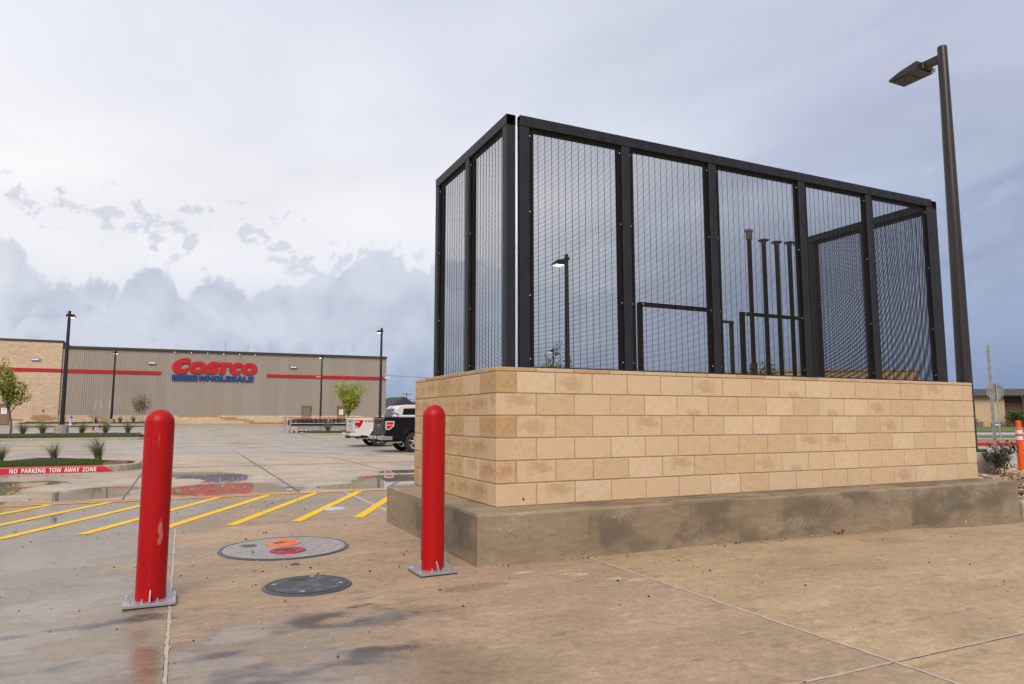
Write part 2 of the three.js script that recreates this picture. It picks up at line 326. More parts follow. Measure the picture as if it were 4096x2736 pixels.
for (const [a, b] of [[-9, -3.31], [-3.31, -0.75], [-0.75, 1.78], [1.78, 5]]) { part('concrete_slab', slab(a, b, -13.36, -6.12, midRect), slabMid, lot); part('concrete_slab', slab(a, b, -20, -13.36, midRect), slabMid, lot); }
for (let k = 0; k < 5; k++) for (const [a, b] of [[-14.6, -9], [-9, -3.31], [-3.31, -0.75], [-0.75, 1.78], [1.78, 5], [5, 9.6], [9.6, 14.2]]) { const z1 = -20 - k * 5.6; part('concrete_slab', slab(a, b, z1 - 5.6, z1), slabFar, lot); }
for (const [a, b] of [[5, 9.6], [9.6, 14.2]]) for (const [c, d] of [[-20, -13.36], [-13.36, -6.12], [-6.12, -3]]) part('concrete_slab', slab(a, b, c, d), slabFar, lot);
for (const [c, d] of [[-20, -13.36], [-13.36, -6.12], [-6.12, -2.9], [-2.9, 4.2]]) part('concrete_slab', slab(-14.6, c > -3 ? -5.2 : -9, c, d), slabFar, lot);
{ // the ground itself: one sheet out to the horizon, just under the slabs
  const P = [], U = [], I = [], xs = [], zs = [];
  for (let x = -600; x <= 600; x += Math.abs(x) < 120 ? 5 : 60) xs.push(x);
  for (let z = -600; z <= 300; z += Math.abs(z) < 120 ? 4 : 60) zs.push(z);
  for (const z of zs) for (const x of xs) { P.push(x, gy(x, z) - 0.014, z); U.push(x / 16, z / 16); }
  for (let j = 0; j < zs.length - 1; j++) for (let i = 0; i < xs.length - 1; i++) { const a = j * xs.length + i; I.push(a, a + xs.length, a + 1, a + 1, a + xs.length, a + xs.length + 1); }
  const g = new THREE.BufferGeometry(); g.setAttribute('position', new THREE.Float32BufferAttribute(P, 3)); g.setAttribute('uv', new THREE.Float32BufferAttribute(U, 2)); g.setIndex(I); g.computeVertexNormals();
  structMesh('ground', g, slabFar);
}
// ribbons that lie on the lot: painted lines, joint sealant
function ribbon(pts, w, lift, seed, ragged = 0.1, step = 0.12) {
  const r = rng(seed), P = [], U = [];
  let L = [], R = [], dist = 0;
  for (let k = 0; k < pts.length - 1; k++) {
    const [ax, az] = pts[k], [bx, bz] = pts[k + 1], len = Math.hypot(bx - ax, bz - az), n = Math.max(1, Math.round(len / step)), nx = -(bz - az) / len, nz = (bx - ax) / len;
    for (let i = k ? 1 : 0; i <= n; i++) {
      const x = lerp(ax, bx, i / n), z = lerp(az, bz, i / n), a = w / 2 * (1 + (r() - 0.5) * ragged), b = w / 2 * (1 + (r() - 0.5) * ragged);
      L.push([x + nx * a, z + nz * a, dist + len * i / n]); R.push([x - nx * b, z - nz * b, dist + len * i / n]);
    }
    dist += len;
  }
  const v = ([x, z, d], s) => { P.push(x, gy(x, z) + lift, z); U.push(d, s * w); };
  for (let i = 0; i < L.length - 1; i++) { v(L[i], 0); v(L[i + 1], 0); v(R[i], 1); v(R[i], 1); v(L[i + 1], 0); v(R[i + 1], 1); }
  const g = fromTris(P, U), nn = g.attributes.normal; for (let i = 0; i < nn.count; i++) nn.setXYZ(i, 0, 1, 0);
  return g;
}
// cheap flat polygon painted on the lot
function patch(pts, lift) { const g = new THREE.ShapeGeometry(shapeOf(pts.map(([x, z]) => [x, -z]))); g.rotateX(-Math.PI / 2); g.translate(0, lift, 0); return g; }
const sealantMat = new THREE.MeshStandardMaterial({ map: paint(256, 64, (x, y) => { const k = 0.85 + fbm(x / 12, y / 12, 3, 8) * 0.4; return [0.43 * k, 0.38 * k, 0.3 * k]; }), roughness: 0.75 });
const sealantDark = mat(0.13, 0.12, 0.11, 0.7);
for (const [p, w, s] of [[[[-2.57, 4.2], [-2.57, -2.9]], 0.019, 1], [[[-2.6, -2.9], [-2.6, -6.0]], 0.016, 2], [[[0.71, 0.37], [0.72, 3.3], [0.72, 4.2]], 0.025, 3], [[[-0.06, -2.95], [-0.06, -6.0]], 0.055, 4], [[[0.1, 3.285], [0.7, 3.28]], 0.02, 5], [[[0.72, 3.28], [7.1, 3.28]], 0.012, 6]]) part('joint_sealant', ribbon(p, w, 0.0022, s, 0.7, 0.05), sealantMat, lot);
part('joint_sealant', ribbon([[-0.75, -20], [-0.75, -6.3]], 0.04, 0.002, 7, 0.9, 0.15), sealantDark, lot);
part('joint_sealant', ribbon([[1.78, -20], [1.78, -6.3]], 0.035, 0.002, 8, 0.8, 0.15), sealantDark, lot);
part('joint_sealant', ribbon([[-3.31, -12.5], [-3.31, -6.3]], 0.03, 0.002, 9, 0.9, 0.15), sealantDark, lot);

const yellowMap = paint(512, 64, (x, y) => { const k = 0.9 + (fbm(x / 20, y / 9, 4, 4) - 0.5) * 0.35, wear = ss(0.66, 0.8, fbm(x / 9, y / 9, 4, 14)); return mix3([0.93 * k, 0.575 * k, 0.002], [0.5, 0.34, 0.12], wear * 0.4); });
const yellowMat = new THREE.MeshStandardMaterial({ map: yellowMap, roughness: 0.92 });
const yellowWet = new THREE.MeshStandardMaterial({ map: yellowMap, roughness: 0.75 });
const fadedYellow = new THREE.MeshStandardMaterial({ map: paint(256, 64, (x, y) => mix3([0.66, 0.46, 0.16], [0.44, 0.39, 0.32], ss(0.35, 0.62, fbm(x / 22, y / 16, 4, 19)))), roughness: 0.7 });
const redPaint = new THREE.MeshStandardMaterial({ map: paint(256, 64, (x, y) => { const k = 0.85 + fbm(x / 16, y / 10, 4, 44) * 0.3; return mix3([0.5 * k, 0.025, 0.03], [0.38, 0.3, 0.26], ss(0.62, 0.78, fbm(x / 10, y / 10, 4, 48)) * 0.7); }), roughness: 0.42 });
const whitePaint = mat(0.78, 0.77, 0.74, 0.6);
for (let k = 0; k < 8; k++) { // hatched no-parking bay
  const x = -0.57 - 0.725 * k;
  const g = ribbon([[x + 0.012, -2.9], [x + 1.465, -5.98]], 0.118, 0.004, 100 + k, 0.06);
  part('painted_stripe', g, k > 2 ? yellowWet : yellowMat, lot);
}
part('painted_stripe', ribbon([[-8.8, -6.05], [2.4, -6.02]], 0.085, 0.0075, 120, 0.05), yellowMat, lot);
part('painted_red_line', ribbon([[-8.8, -6.2], [2.4, -6.16]], 0.12, 0.004, 121, 0.05), redPaint, lot);
part('painted_red_line', ribbon([[-3.2, -13.42], [4.9, -13.36]], 0.1, 0.004, 122, 0.1), redPaint, lot);
for (let k = 0; k < 6; k++) part('painted_stripe', ribbon([[-12.6, -19.1 - 2.74 * k], [-4.5, -19.1 - 2.74 * k]], 0.1, 0.005, 130 + k, 0.2, 0.4), fadedYellow, lot);
part('painted_stripe', ribbon([[-8.3, -18.5], [-8.3, -37.5]], 0.1, 0.009, 140, 0.1, 0.4), yellowMat, lot);
part('painted_stripe', ribbon([[-9.4, -55], [-9.4, -72]], 0.1, 0.006, 141, 0.1, 0.6), yellowMat, lot);
for (let k = 0; k < 8; k++) part('painted_stripe', ribbon([[4.12, -20.2 - 2.95 * k], [9.6, -20.2 - 2.95 * k]], 0.1, 0.005, 150 + k, 0.3, 0.3), fadedYellow, lot);

const font = await new FontLoader().loadAsync('fonts/droid/droid_sans_bold.typeface.json');
// lettering laid out as stencils: flat letters with the bridges cut as thin bars of the ground colour are left to the shape of the glyphs
function text(s, size, depth, width) { const g = new TextGeometry(s, { font, size, depth, curveSegments: 4, bevelEnabled: false }); g.computeBoundingBox(); const b = g.boundingBox; g.translate(-b.min.x, -b.min.y, 0); if (width) g.scale(width / (b.max.x - b.min.x), 1, 1); return g; }
{ // the fire-lane words on the red line read from the far side
  const g = text('NO PARKING  TOW AWAY ZONE', 0.085, 0.0006, 1.55); g.rotateX(-Math.PI / 2); g.rotateY(Math.PI); g.translate(0.78, 0.0062, -6.215); part('painted_lettering', g, whitePaint, lot);
}

// ------------------------------------------------------------------ plinth, block wall
const plinthTex = paint(2048, 256, (i, j) => {                      // 8 m x 1 m
  const x = i / 256, y = j / 256;
  let c = mix3([0.25, 0.19, 0.122], [0.31, 0.245, 0.16], fbm(x * 1.5, y * 3, 4, 201));
  const k = 1 + (fbm(x * 9, y * 30, 4, 203) - 0.5) * 0.35 + (hash2(i, j) - 0.5) * 0.12; c = c.map((v) => v * k);
  const streak = fbm(x * 7 + 3, y * 1.1, 4, 211) - 0.5;
  const damp = ss(0.44, 0.72, fbm(x * 1.6 + 4 + streak * 0.5, y * 3.4, 7, 205) + streak * 0.22); c = mix3(c, [0.1, 0.086, 0.064], damp * 0.62);
  const lime = ss(0.5, 0.72, fbm(x * 2.2 + 9, y * 5, 4, 207)) * (hash2(Math.floor(i / 2), Math.floor(j / 2)) > 0.86 ? 1 : 0.12); c = mix3(c, [0.52, 0.46, 0.36], lime * 0.6);
  const pore = hash2(Math.floor(i / 2) + 77, Math.floor(j / 2)) > 0.994 ? 1 : 0; return mix3(c, [0.06, 0.05, 0.04], pore * 0.6);
});
const plinthBump = grainBump.clone(); plinthBump.repeat.set(2.2, 2.2); plinthBump.needsUpdate = true;
const plinthTexM = plinthTex.clone(); plinthTexM.repeat.set(1 / 8, 1); plinthTexM.needsUpdate = true;
const plinthMat = new THREE.MeshStandardMaterial({ map: plinthTexM, roughness: 0.82, bumpMap: plinthBump, bumpScale: 0.003 });
const WALL_Y = 0.42, CW = 0.4064, CH = 0.2032;
single('concrete_plinth', 'stained concrete plinth under the tan block wall', 'plinth', box(-0.328, 7.1, -0.06, WALL_Y, -2.45, 0.372, 0.018), plinthMat);

const blockBump = paint(256, 128, (x, y) => grey(0.5 + (fbm(x / 3, y / 3, 3, 301) - 0.5) * 0.9 + (hash2(x, y) - 0.5) * 0.35), false);
function blockTex(n, base, stain, amount, where) {
  return paint(256, 128, (i, j) => {
    const x = i / 256, y = j / 128;
    let c = base.map((v) => v * (1 + (fbm(x * 7 + n * 9, y * 4, 4, 310 + n) - 0.5) * 0.14 + (fbm(x * 60, y * 30, 2, 320 + n) - 0.5) * 0.26 + (hash2(i + n * 300, j) - 0.5) * 0.12));
    const e = where ? 1 - Math.hypot((x - where[0]) / where[2], (y - where[1]) / where[3]) : 0.2;
    const m = ss(0.1, 0.7, e * 0.9 + (fbm(x * 6 + n * 5, y * 3.6, 5, 330 + n) - 0.5) * 1.3);
    return mix3(c, stain, m * amount);
  });
}
const stainBrown = [0.36, 0.215, 0.095];
const blockMats = [
  blockTex(0, [0.629, 0.470, 0.297], stainBrown, 0.1), blockTex(1, [0.604, 0.444, 0.273], stainBrown, 0.14), blockTex(2, [0.654, 0.501, 0.329], stainBrown, 0.06), blockTex(3, [0.584, 0.423, 0.252], stainBrown, 0.18),
  blockTex(4, [0.609, 0.448, 0.283], stainBrown, 0.34, [0.45, 0.5, 0.45, 0.5]), blockTex(5, [0.619, 0.465, 0.287], stainBrown, 0.4, [0.6, 0.75, 0.5, 0.45]), blockTex(6, [0.629, 0.480, 0.313], [0.42, 0.27, 0.13], 0.5, [0.5, 0.1, 0.35, 0.3]),
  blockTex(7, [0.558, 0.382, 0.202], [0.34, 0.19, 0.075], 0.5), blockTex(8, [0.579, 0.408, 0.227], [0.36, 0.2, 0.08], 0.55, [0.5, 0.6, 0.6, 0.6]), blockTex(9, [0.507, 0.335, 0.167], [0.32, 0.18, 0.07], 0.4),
].map((map) => new THREE.MeshStandardMaterial({ map, roughness: 0.9, bumpMap: blockBump, bumpScale: 0.0022 }));
const mortarMat = new THREE.MeshStandardMaterial({ map: paint(256, 256, (x, y) => { const k = 0.8 + fbm(x / 18, y / 18, 4, 351) * 0.4; return [0.38 * k, 0.285 * k, 0.19 * k]; }), roughness: 0.95 });
const wall = thing('block_wall', 'low tan concrete block enclosure wall on the plinth', 'wall', [0, WALL_Y, 0]);
{
  const r = rng(77), J = 0.011, T = 0.194, variants = {};
  const geo = (l, h, d) => variants[`${l},${h},${d}`] ??= cbox(l, h, d, 0.0045);
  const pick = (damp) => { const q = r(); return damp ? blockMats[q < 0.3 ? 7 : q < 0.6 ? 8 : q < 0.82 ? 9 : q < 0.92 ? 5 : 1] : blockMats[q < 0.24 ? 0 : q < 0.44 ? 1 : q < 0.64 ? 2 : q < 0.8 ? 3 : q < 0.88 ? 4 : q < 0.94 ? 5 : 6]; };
  const put = (name, x0, x1, y0, h, z0, z1, damp) => { const b = part(name, geo(+(x1 - x0 - J).toFixed(4), h, +(z1 - z0 - J).toFixed(4)), pick(damp), wall); b.position.set((x0 + x1) / 2 + (r() - 0.5) * 0.0016, y0 + h / 2 + (r() - 0.5) * 0.0012, (z0 + z1) / 2 + (r() - 0.5) * 0.0024); b.rotation.z = (r() - 0.5) * 0.003; };
  const L = 17 * CW, D = 6 * CW, F = J / 2;                        // faces lie at x = 0, z = 0 and x = L
  for (let row = 0; row < 6; row++) {
    const y = row * CH + J / 2, h = CH - J;
    const odd = row % 2;
    if (!odd) { for (let k = 0; k < 17; k++) put('block', k * CW - (k ? 0 : F), (k + 1) * CW + (k === 16 ? F : 0), y, h, -T - F, F, k === 0 && r() < 0.2); }
    else for (let k = 0; k < 16; k++) put('block', (k + 0.5) * CW, (k + 1.5) * CW, y, h, -T - F, F);
    for (const side of [0, 1]) {
      const x0 = side ? L - T - F : -F, x1 = side ? L + F : T + F;
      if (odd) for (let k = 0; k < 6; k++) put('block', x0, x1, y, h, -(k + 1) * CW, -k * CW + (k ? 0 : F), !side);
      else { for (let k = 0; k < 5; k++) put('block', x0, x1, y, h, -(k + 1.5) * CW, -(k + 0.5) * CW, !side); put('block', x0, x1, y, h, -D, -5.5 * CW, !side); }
    }
  }
  const m = 0.0065, H6 = 6 * CH;
  part('mortar', [box(m, L - m, 0, H6, -T + m, -m, 0.001), box(m, T - m, 0.0005, H6 - 0.0005, -D + m, -T + m - 0.0005, 0.001), box(L - T + m, L - m, 0.0005, H6 - 0.0005, -D + m, -T + m - 0.0005, 0.001)], mortarMat, wall);
  const capMats = blockMats, o = 0.007, y = H6 + 0.0005;
  for (let k = 0; k < 17; k++) put('cap_block', k * CW - (k ? 0 : o), (k + 1) * CW + (k === 16 ? o : 0), y, 0.036, -T - o, o, r() < 0.3);
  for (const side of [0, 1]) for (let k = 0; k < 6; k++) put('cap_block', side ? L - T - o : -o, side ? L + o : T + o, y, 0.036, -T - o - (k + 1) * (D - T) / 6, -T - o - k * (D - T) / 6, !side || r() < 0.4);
  part('drilled_hole', new THREE.CircleGeometry(0.011, 16).translate(0.27, 0.062, 0.0008), mat(0.03, 0.03, 0.035, 0.8), wall);
}

// ------------------------------------------------------------------ black welded-mesh fences on the wall
const steelMap = paint(512, 512, (x, y) => { const k = 0.85 + (fbm(x / 40, y / 90, 4, 401) - 0.5) * 0.7, s = ss(0.74, 0.84, fbm(x / 6, y / 6, 3, 405)); return mix3([0.0215 * k, 0.0228 * k, 0.0262 * k], [0.011, 0.011, 0.011], s); });
const steelMat = new THREE.MeshPhysicalMaterial({ map: steelMap, roughness: 0.5, specularIntensity: 0.6 });
const blackMat = mat(0.02, 0.02, 0.021, 0.55);
const wireMat = mat(0.012, 0.012, 0.013, 0.5);
const screwMat = mat(0.75, 0.75, 0.76, 0.28, { metalness: 0.9 });
const FY0 = 1.676, FY1 = 4.13, TUBE = 0.102;
function prism(x0, x1, y, z, r) { // thin wire along x, four sides, no ends
  const c = [[r, 0], [0, r], [-r, 0], [0, -r]], P = [];
  for (let i = 0; i < 4; i++) { const [a, b] = c[i], [d, e] = c[(i + 1) % 4]; P.push(x0, y + a, z + b, x1, y + a, z + b, x1, y + d, z + e, x0, y + a, z + b, x1, y + d, z + e, x0, y + d, z + e); }
  return P;
}
function meshFence(label, posts, deep, base, turn) {             // built along x: posts = left edges; outer face at z = 0
  const f = thing('mesh_fence', label, 'fence', base, turn, 'black mesh fences above the block wall');
  const H = FY1 - FY0;
  for (const x of posts) part('post', box(x, x + TUBE, 0, H - TUBE - 0.002, -deep, 0, 0.006), steelMat, f);
  { // hollow top rail, open at both ends
    const w = 0.004, x0 = posts[0], x1 = posts[posts.length - 1] + TUBE, y0 = H - TUBE;
    part('top_rail', [box(x0, x1, y0, H, -w, 0.001, 0.0015), box(x0, x1, y0, H, -deep - 0.001, -deep + w, 0.0015), box(x0 + 0.0005, x1 - 0.0005, y0, y0 + w, -deep + w, -w, 0.001), box(x0 + 0.0005, x1 - 0.0005, H - w, H - 0.0005, -deep + w, -w, 0.001)], steelMat, f);
  }
  for (let k = 0; k < posts.length - 1; k++) {
    const a = posts[k] + TUBE + 0.001, b = posts[k + 1] - 0.001, y0 = 0.02, y1 = H - TUBE - 0.001, z = -0.028;
    const P = [];
    for (let y = y0 + 0.006; y < y1; y += 0.0127) P.push(...prism(a, b, y, z, 0.0028));
    const wires = fromTris(P);
    const Q = []; for (let x = a + 0.03; x < b; x += 0.0762) Q.push(...prism(y0, y1, x, z - 0.004, 0.0028));
    const vw = fromTris(Q); { const p = vw.attributes.position, n = vw.attributes.normal; for (let i = 0; i < p.count; i++) { const x = p.getX(i), y = p.getY(i); p.setXY(i, y, x); const nx = n.getX(i), ny = n.getY(i); n.setXY(i, ny, nx); } }
    const m = part('wire_mesh', [wires, vw], wireMat, f); m.userData.kind = 'stuff';
    part('mounting_angle', box(a, a + 0.06, y0, y1, z - 0.014, z - 0.008, 0.001), blackMat, f);
    part('mounting_angle', box(b - 0.06, b, y0, y1, z - 0.014, z - 0.008, 0.001), blackMat, f);
    part('mounting_angle', box(a + 0.0605, b - 0.0605, y1 - 0.05, y1, z - 0.014, z - 0.008, 0.001), blackMat, f);
    part('bottom_bar', box(a, b, 0.0, 0.019, z - 0.03, z + 0.01, 0.002), blackMat, f);
    for (const x of [a + 0.012, b - 0.012]) for (const q of [0.03, 0.29, 0.64, 0.965]) part('screw', new THREE.SphereGeometry(0.0075, 8, 6).scale(1, 1, 0.5).translate(x, lerp(y0, y1, q), z + 0.006), screwMat, f);
  }
  return f;
}
meshFence('long black mesh fence of five bays above the wall front', [0.266, 1.438, 2.59, 3.952, 5.122, 6.308], 0.068, [0, FY0, -0.05], 0);
{ // side fences are built along x, then turned; their outer face looks left or right
  const f = meshFence('short black mesh fence of two bays on the left side', [0, 0.99, 1.968], 0.096, [0.122, FY0, -2.122], -Math.PI / 2);
  f.position.y -= 0.012;
  const g = meshFence('short black mesh fence of two bays at the far right end', [0, 0.99, 1.968], 0.096, [6.535, FY0, -0.068], Math.PI / 2);
  g.position.y -= 0.008;
}
// vent risers and pipe guards inside the enclosure
const pipeMat = new THREE.MeshStandardMaterial({ map: paint(64, 512, (x, y) => mix3([0.01, 0.01, 0.011], [0.1, 0.085, 0.06], ss(0.76, 0.86, fbm(x / 4, y / 5, 3, 431)))), roughness: 0.8 });
const galv = new THREE.MeshStandardMaterial({ map: paint(128, 128, (x, y) => grey(0.5 + (fbm(x / 9, y / 9, 3, 441) - 0.5) * 0.28)), roughness: 0.42, metalness: 0.75 });
const capMetal = mat(0.2, 0.19, 0.175, 0.5, { metalness: 0.5 });
const brass = mat(0.16, 0.1, 0.045, 0.5, { metalness: 0.6 });
[[4.27, 3.62], [4.53, 3.6], [4.77, 3.6], [5.01, 3.62], [5.19, 3.62]].forEach(([x, h], k) => {
  const words = ['tallest black vent pipe with a dented cap, nearest the left', 'second black vent pipe from the left, behind the mesh', 'third black vent pipe from the left, behind the mesh', 'fourth black vent pipe from the left, behind the mesh', 'rightmost vent pipe, mostly hidden by a fence post'];
  const t = thing('vent_pipe', words[k], 'pipe', [x, 0, -1.2], 0, 'vent pipes inside the enclosure');
  part('riser', cyl(0.03, h, 16), pipeMat, t);
  if (k === 0) { part('vent_cap', lathe([[0.031, h - 0.01], [0.045, h], [0.043, h + 0.09], [0.055, h + 0.1], [0.055, h + 0.13], [0.0, h + 0.135]], 16), capMetal, t); part('valve', [cyl(0.045, 0.16, 14).translate(0, 1.78, 0), rod(V(0, 1.86, 0), V(-0.07, 1.86, 0.02), 0.028, 0.024, 12)], brass, t); }
  else part('vent_cap', lathe([[0.031, h - 0.02], [0.04, h - 0.005], [0.038, h + 0.02], [0.075, h + 0.026], [0.07, h + 0.04], [0.02, h + 0.055], [0, h + 0.056]], 16), capMetal, t);
});
[[2.02, 3.075, 2.5, -0.6, 'pipe guard frame behind the second mesh bay'], [3.52, 4.53, 2.49, -0.6, 'pipe guard frame in front of the vent pipes'], [4.74, 5.02, 2.7, -2.4, 'rusty pipe guard at the back of the enclosure']].forEach(([a, b, h, z, label], k) => {
  const t = thing('pipe_guard', label, 'guard rail', [a, 0, z], 0, 'pipe guards inside the enclosure'), m = k === 2 ? mat(0.06, 0.032, 0.022, 0.8) : pipeMat, w = b - a;
  for (const x of [0, w]) part('post', box(x - 0.026, x + 0.026, 0, h, -0.026, 0.026, 0.004), m, t);
  part('rail', box(-0.01, w + 0.01, h - 0.05, h - 0.006, 0.027, 0.065, 0.004), m, t);
  for (const x of [0.0, w]) part('bolt', new THREE.SphereGeometry(0.014, 10, 8).translate(x, h - 0.03, 0.068), screwMat, t);
});

// ------------------------------------------------------------------ red bollards
const bollardMap = (n, marks) => paint(512, 512, (i, j) => {
  const x = i / 512, y = j / 512;
  const k = 0.92 + (fbm(x * 14, y * 5, 4, 501 + n) - 0.5) * 0.2;
  let c = [0.45 * k, 0.003, 0.005];
  for (const [cx, cy, rx, ry, col, a] of marks) { const e = 1 - Math.hypot((x - cx) / rx, (y - cy) / ry); const m = ss(0.05, 0.6, e + (fbm(x * 40, y * 26, 4, 511 + n) - 0.5) * 1.7); c = mix3(c, col, m * a); }
  return c;
});
const plateMat = new THREE.MeshStandardMaterial({ map: paint(256, 256, (x, y) => { const k = 0.5 + (fbm(x / 30, y / 22, 4, 521) - 0.5) * 0.4; return [k, k * 1.0, k * 1.04]; }), roughness: 0.45, metalness: 0.7 });
const rubber = mat(0.012, 0.012, 0.013, 0.7);
function bollard(label, [x, z], h, turn, map) {
  const t = thing('bollard', label, 'bollard', [x, 0, z], turn, 'red bollards beside the manholes'), r = 0.0915;
  const prof = [[r * 0.985, 0.03], [r, 0.036], [r, h - r * 1.02]]; for (let k = 1; k <= 14; k++) { const a = k / 14 * Math.PI / 2; prof.push([Math.max(0.0001, Math.cos(a) * r), h - r * 1.02 + Math.sin(a) * r * 1.02]); }
  const g = lathe(prof, 56), p = g.attributes.position, u = g.attributes.uv; for (let i = 0; i < p.count; i++) u.setY(i, p.getY(i) / h);
  part('sleeve', g, new THREE.MeshPhysicalMaterial({ map, roughness: 0.42, specularIntensity: 0.55 }), t);
  const pl = part('base_plate', box(-0.1525, 0.1525, 0.009, 0.03, -0.1525, 0.1525, 0.002), plateMat, t);
  part('shim', box(-0.149, 0.149, 0, 0.009, -0.149, 0.149, 0.001), rubber, t);
  const gs = extrude(shapeOf([[0, 0], [0.062, 0], [0.062, 0.008], [0, 0.074]]), 0.008).translate(0, 0, -0.004);
  for (let k = 0; k < 4; k++) part('gusset', gs.clone().translate(0.088, 0.0302, 0).rotateY(k * Math.PI / 2), plateMat, t);
  for (const [a, b] of [[-0.045, 0.118], [0.045, 0.118], [-0.12, 0.06], [0.12, 0.06], [-0.12, -0.06], [0.12, -0.06], [-0.045, -0.118], [0.045, -0.118]]) part('anchor_bolt', [cyl(0.0125, 0.002, 14).translate(a, 0.03, b), cyl(0.0098, 0.012, 6).translate(a, 0.032, b), cyl(0.0055, 0.01, 10).translate(a, 0.044, b)], galv, t);
  return t;
}
bollard('scuffed red bollard on a steel plate, nearest the left edge', [-2.69, 0.44], 1.272, 0.0, bollardMap(1, [[0.07, 0.36, 0.035, 0.06, [0.5, 0.2, 0.17], 0.75], [0.93, 0.68, 0.012, 0.12, [0.16, 0.005, 0.03], 0.6], [0.95, 0.14, 0.02, 0.05, [0.2, 0.004, 0.04], 0.6], [0.0, 0.86, 0.02, 0.05, [0.55, 0.12, 0.14], 0.4], [0.98, 0.55, 0.03, 0.1, [0.3, 0.005, 0.02], 0.4]]));
bollard('clean red bollard on a steel plate in front of the plinth', [-0.712, 0.36], 1.318, 0.04, bollardMap(2, [[0.1, 0.2, 0.012, 0.02, [0.55, 0.2, 0.2], 0.5], [0.92, 0.9, 0.03, 0.02, [0.3, 0.01, 0.02], 0.5]]));

// ------------------------------------------------------------------ manholes
const discUV = (g, r) => { const p = g.attributes.position, u = g.attributes.uv; for (let i = 0; i < p.count; i++) u.setXY(i, p.getX(i) / (2 * r) + 0.5, 0.5 - p.getZ(i) / (2 * r)); return g; };
const disc = (r, y0, y1, n = 64, bev = 0.004) => discUV(lathe([[0.0001, y1], [r - bev, y1], [r, y1 - bev], [r, y0]].reverse(), n), r);
const lidBump = paint(1024, 1024, (i, j) => {
  const x = i / 1024 - 0.5, y = j / 1024 - 0.5, R = Math.hypot(x, y);
  const u = (x * 0.94 + y * 0.34) * 20, v = (y * 0.94 - x * 0.34) * 9;
  const off = (Math.floor(u) & 1) * 0.5, groove = Math.min(Math.abs(u - Math.round(u)) * 1, Math.abs(v + off - Math.round(v + off)) * 2.2) < 0.09 ? 0.85 : 0.45;
  const du = u * 3, dv = v * 4, dot = Math.hypot(du - Math.round(du), dv - Math.round(dv)) < 0.3 ? 0.25 : 0;
  const rim = R > 0.445 ? 0.55 + (Math.sin(Math.atan2(y, x) * 120) > 0 ? 0.15 : 0) : groove + dot; return grey(Math.min(1, rim));
}, false);
const lidCol = paint(1024, 1024, (i, j) => { const k = 0.86 + (fbm(i / 60, j / 60, 4, 601) - 0.5) * 0.4 + (hash2(i, j) - 0.5) * 0.1; const x = i / 1024 - 0.5, y = j / 1024 - 0.5, u = (x * 0.94 + y * 0.34) * 20, v = (y * 0.94 - x * 0.34) * 9, off = (Math.floor(u) & 1) * 0.5, line = Math.min(Math.abs(u - Math.round(u)), Math.abs(v + off - Math.round(v + off)) * 2.2) < 0.09, dot = Math.hypot(u * 3 - Math.round(u * 3), v * 4 - Math.round(v * 4)) < 0.3; const q = k * (line ? 1.3 : dot ? 1.12 : 0.78); return [0.38 * q, 0.355 * q, 0.325 * q]; });
const lidMat = new THREE.MeshStandardMaterial({ map: lidCol, bumpMap: lidBump, bumpScale: 0.006, roughness: 0.5 });
const ringMat = mat(0.075, 0.08, 0.09, 0.45, { metalness: 0.3 });
{
  const t = thing('manhole_cover', 'large grey round cover with orange and red caps', 'manhole cover', [-1.63, 0, -1.2]);
  part('rim', lathe([[0.55, 0.002], [0.55, 0.012], [0.57, 0.014], [0.585, 0.001]], 96), ringMat, t);
  part('lid', disc(0.548, 0.0005, 0.012, 96), lidMat, t);
  const cap = (name, x, z, c, g) => { const p = part(name, disc(0.158, 0.0005, 0.021, 56), mat(...c, 0.5, { bumpMap: lidBump, bumpScale: 0.003 }), t); p.position.set(x, 0, z); for (const q of g) part(q[0], q[1], q[2], p); return p; };
  const bolt = lathe([[0.045, 0.0212], [0.045, 0.026], [0.05, 0.026], [0.05, 0.0212]], 32);
  cap('orange_cap', 0.01, -0.2, [0.8, 0.17, 0.03], [['ring', bolt.clone().translate(0.06, 0, 0), mat(0.72, 0.15, 0.03, 0.5)], ['latch', at(cbox(0.11, 0.006, 0.045, 0.002), -0.035, 0.0245, 0.0, 0, 0.5, 0), mat(0.17, 0.12, 0.06, 0.8)]]);
  cap('red_cap', 0.0, 0.21, [0.36, 0.012, 0.028], [['ring', bolt.clone().translate(0.01, 0, 0.05), mat(0.33, 0.012, 0.028, 0.45)], ['latch', at(cbox(0.17, 0.006, 0.02, 0.002), -0.03, 0.0245, -0.03, 0, 0.12, 0), mat(0.2, 0.1, 0.06, 0.8)]]);
  for (const [x, z] of [[0.02, -0.45], [-0.01, 0.395]]) part('paint_spot', disc(0.042, 0.0122, 0.0132, 24, 0.0005).translate(x, 0, z), mat(0.78, 0.13, 0.12, 0.6), t);
  part('pull_ring', [disc(0.075, 0.0122, 0.0145, 32).translate(-0.3, 0, -0.2)], ringMat, t); part('slot', box(-0.35, -0.25, 0.0146, 0.0156, -0.207, -0.193, 0.0004), mat(0.01, 0.01, 0.01, 0.8), t);
}
const darkBump = paint(512, 512, (i, j) => { const u = (i + j) / 9.2, v = (i - j) / 9.2; return grey(Math.abs(u - Math.round(u)) < 0.17 || Math.abs(v - Math.round(v)) < 0.17 ? 0.1 : 0.8); }, false);
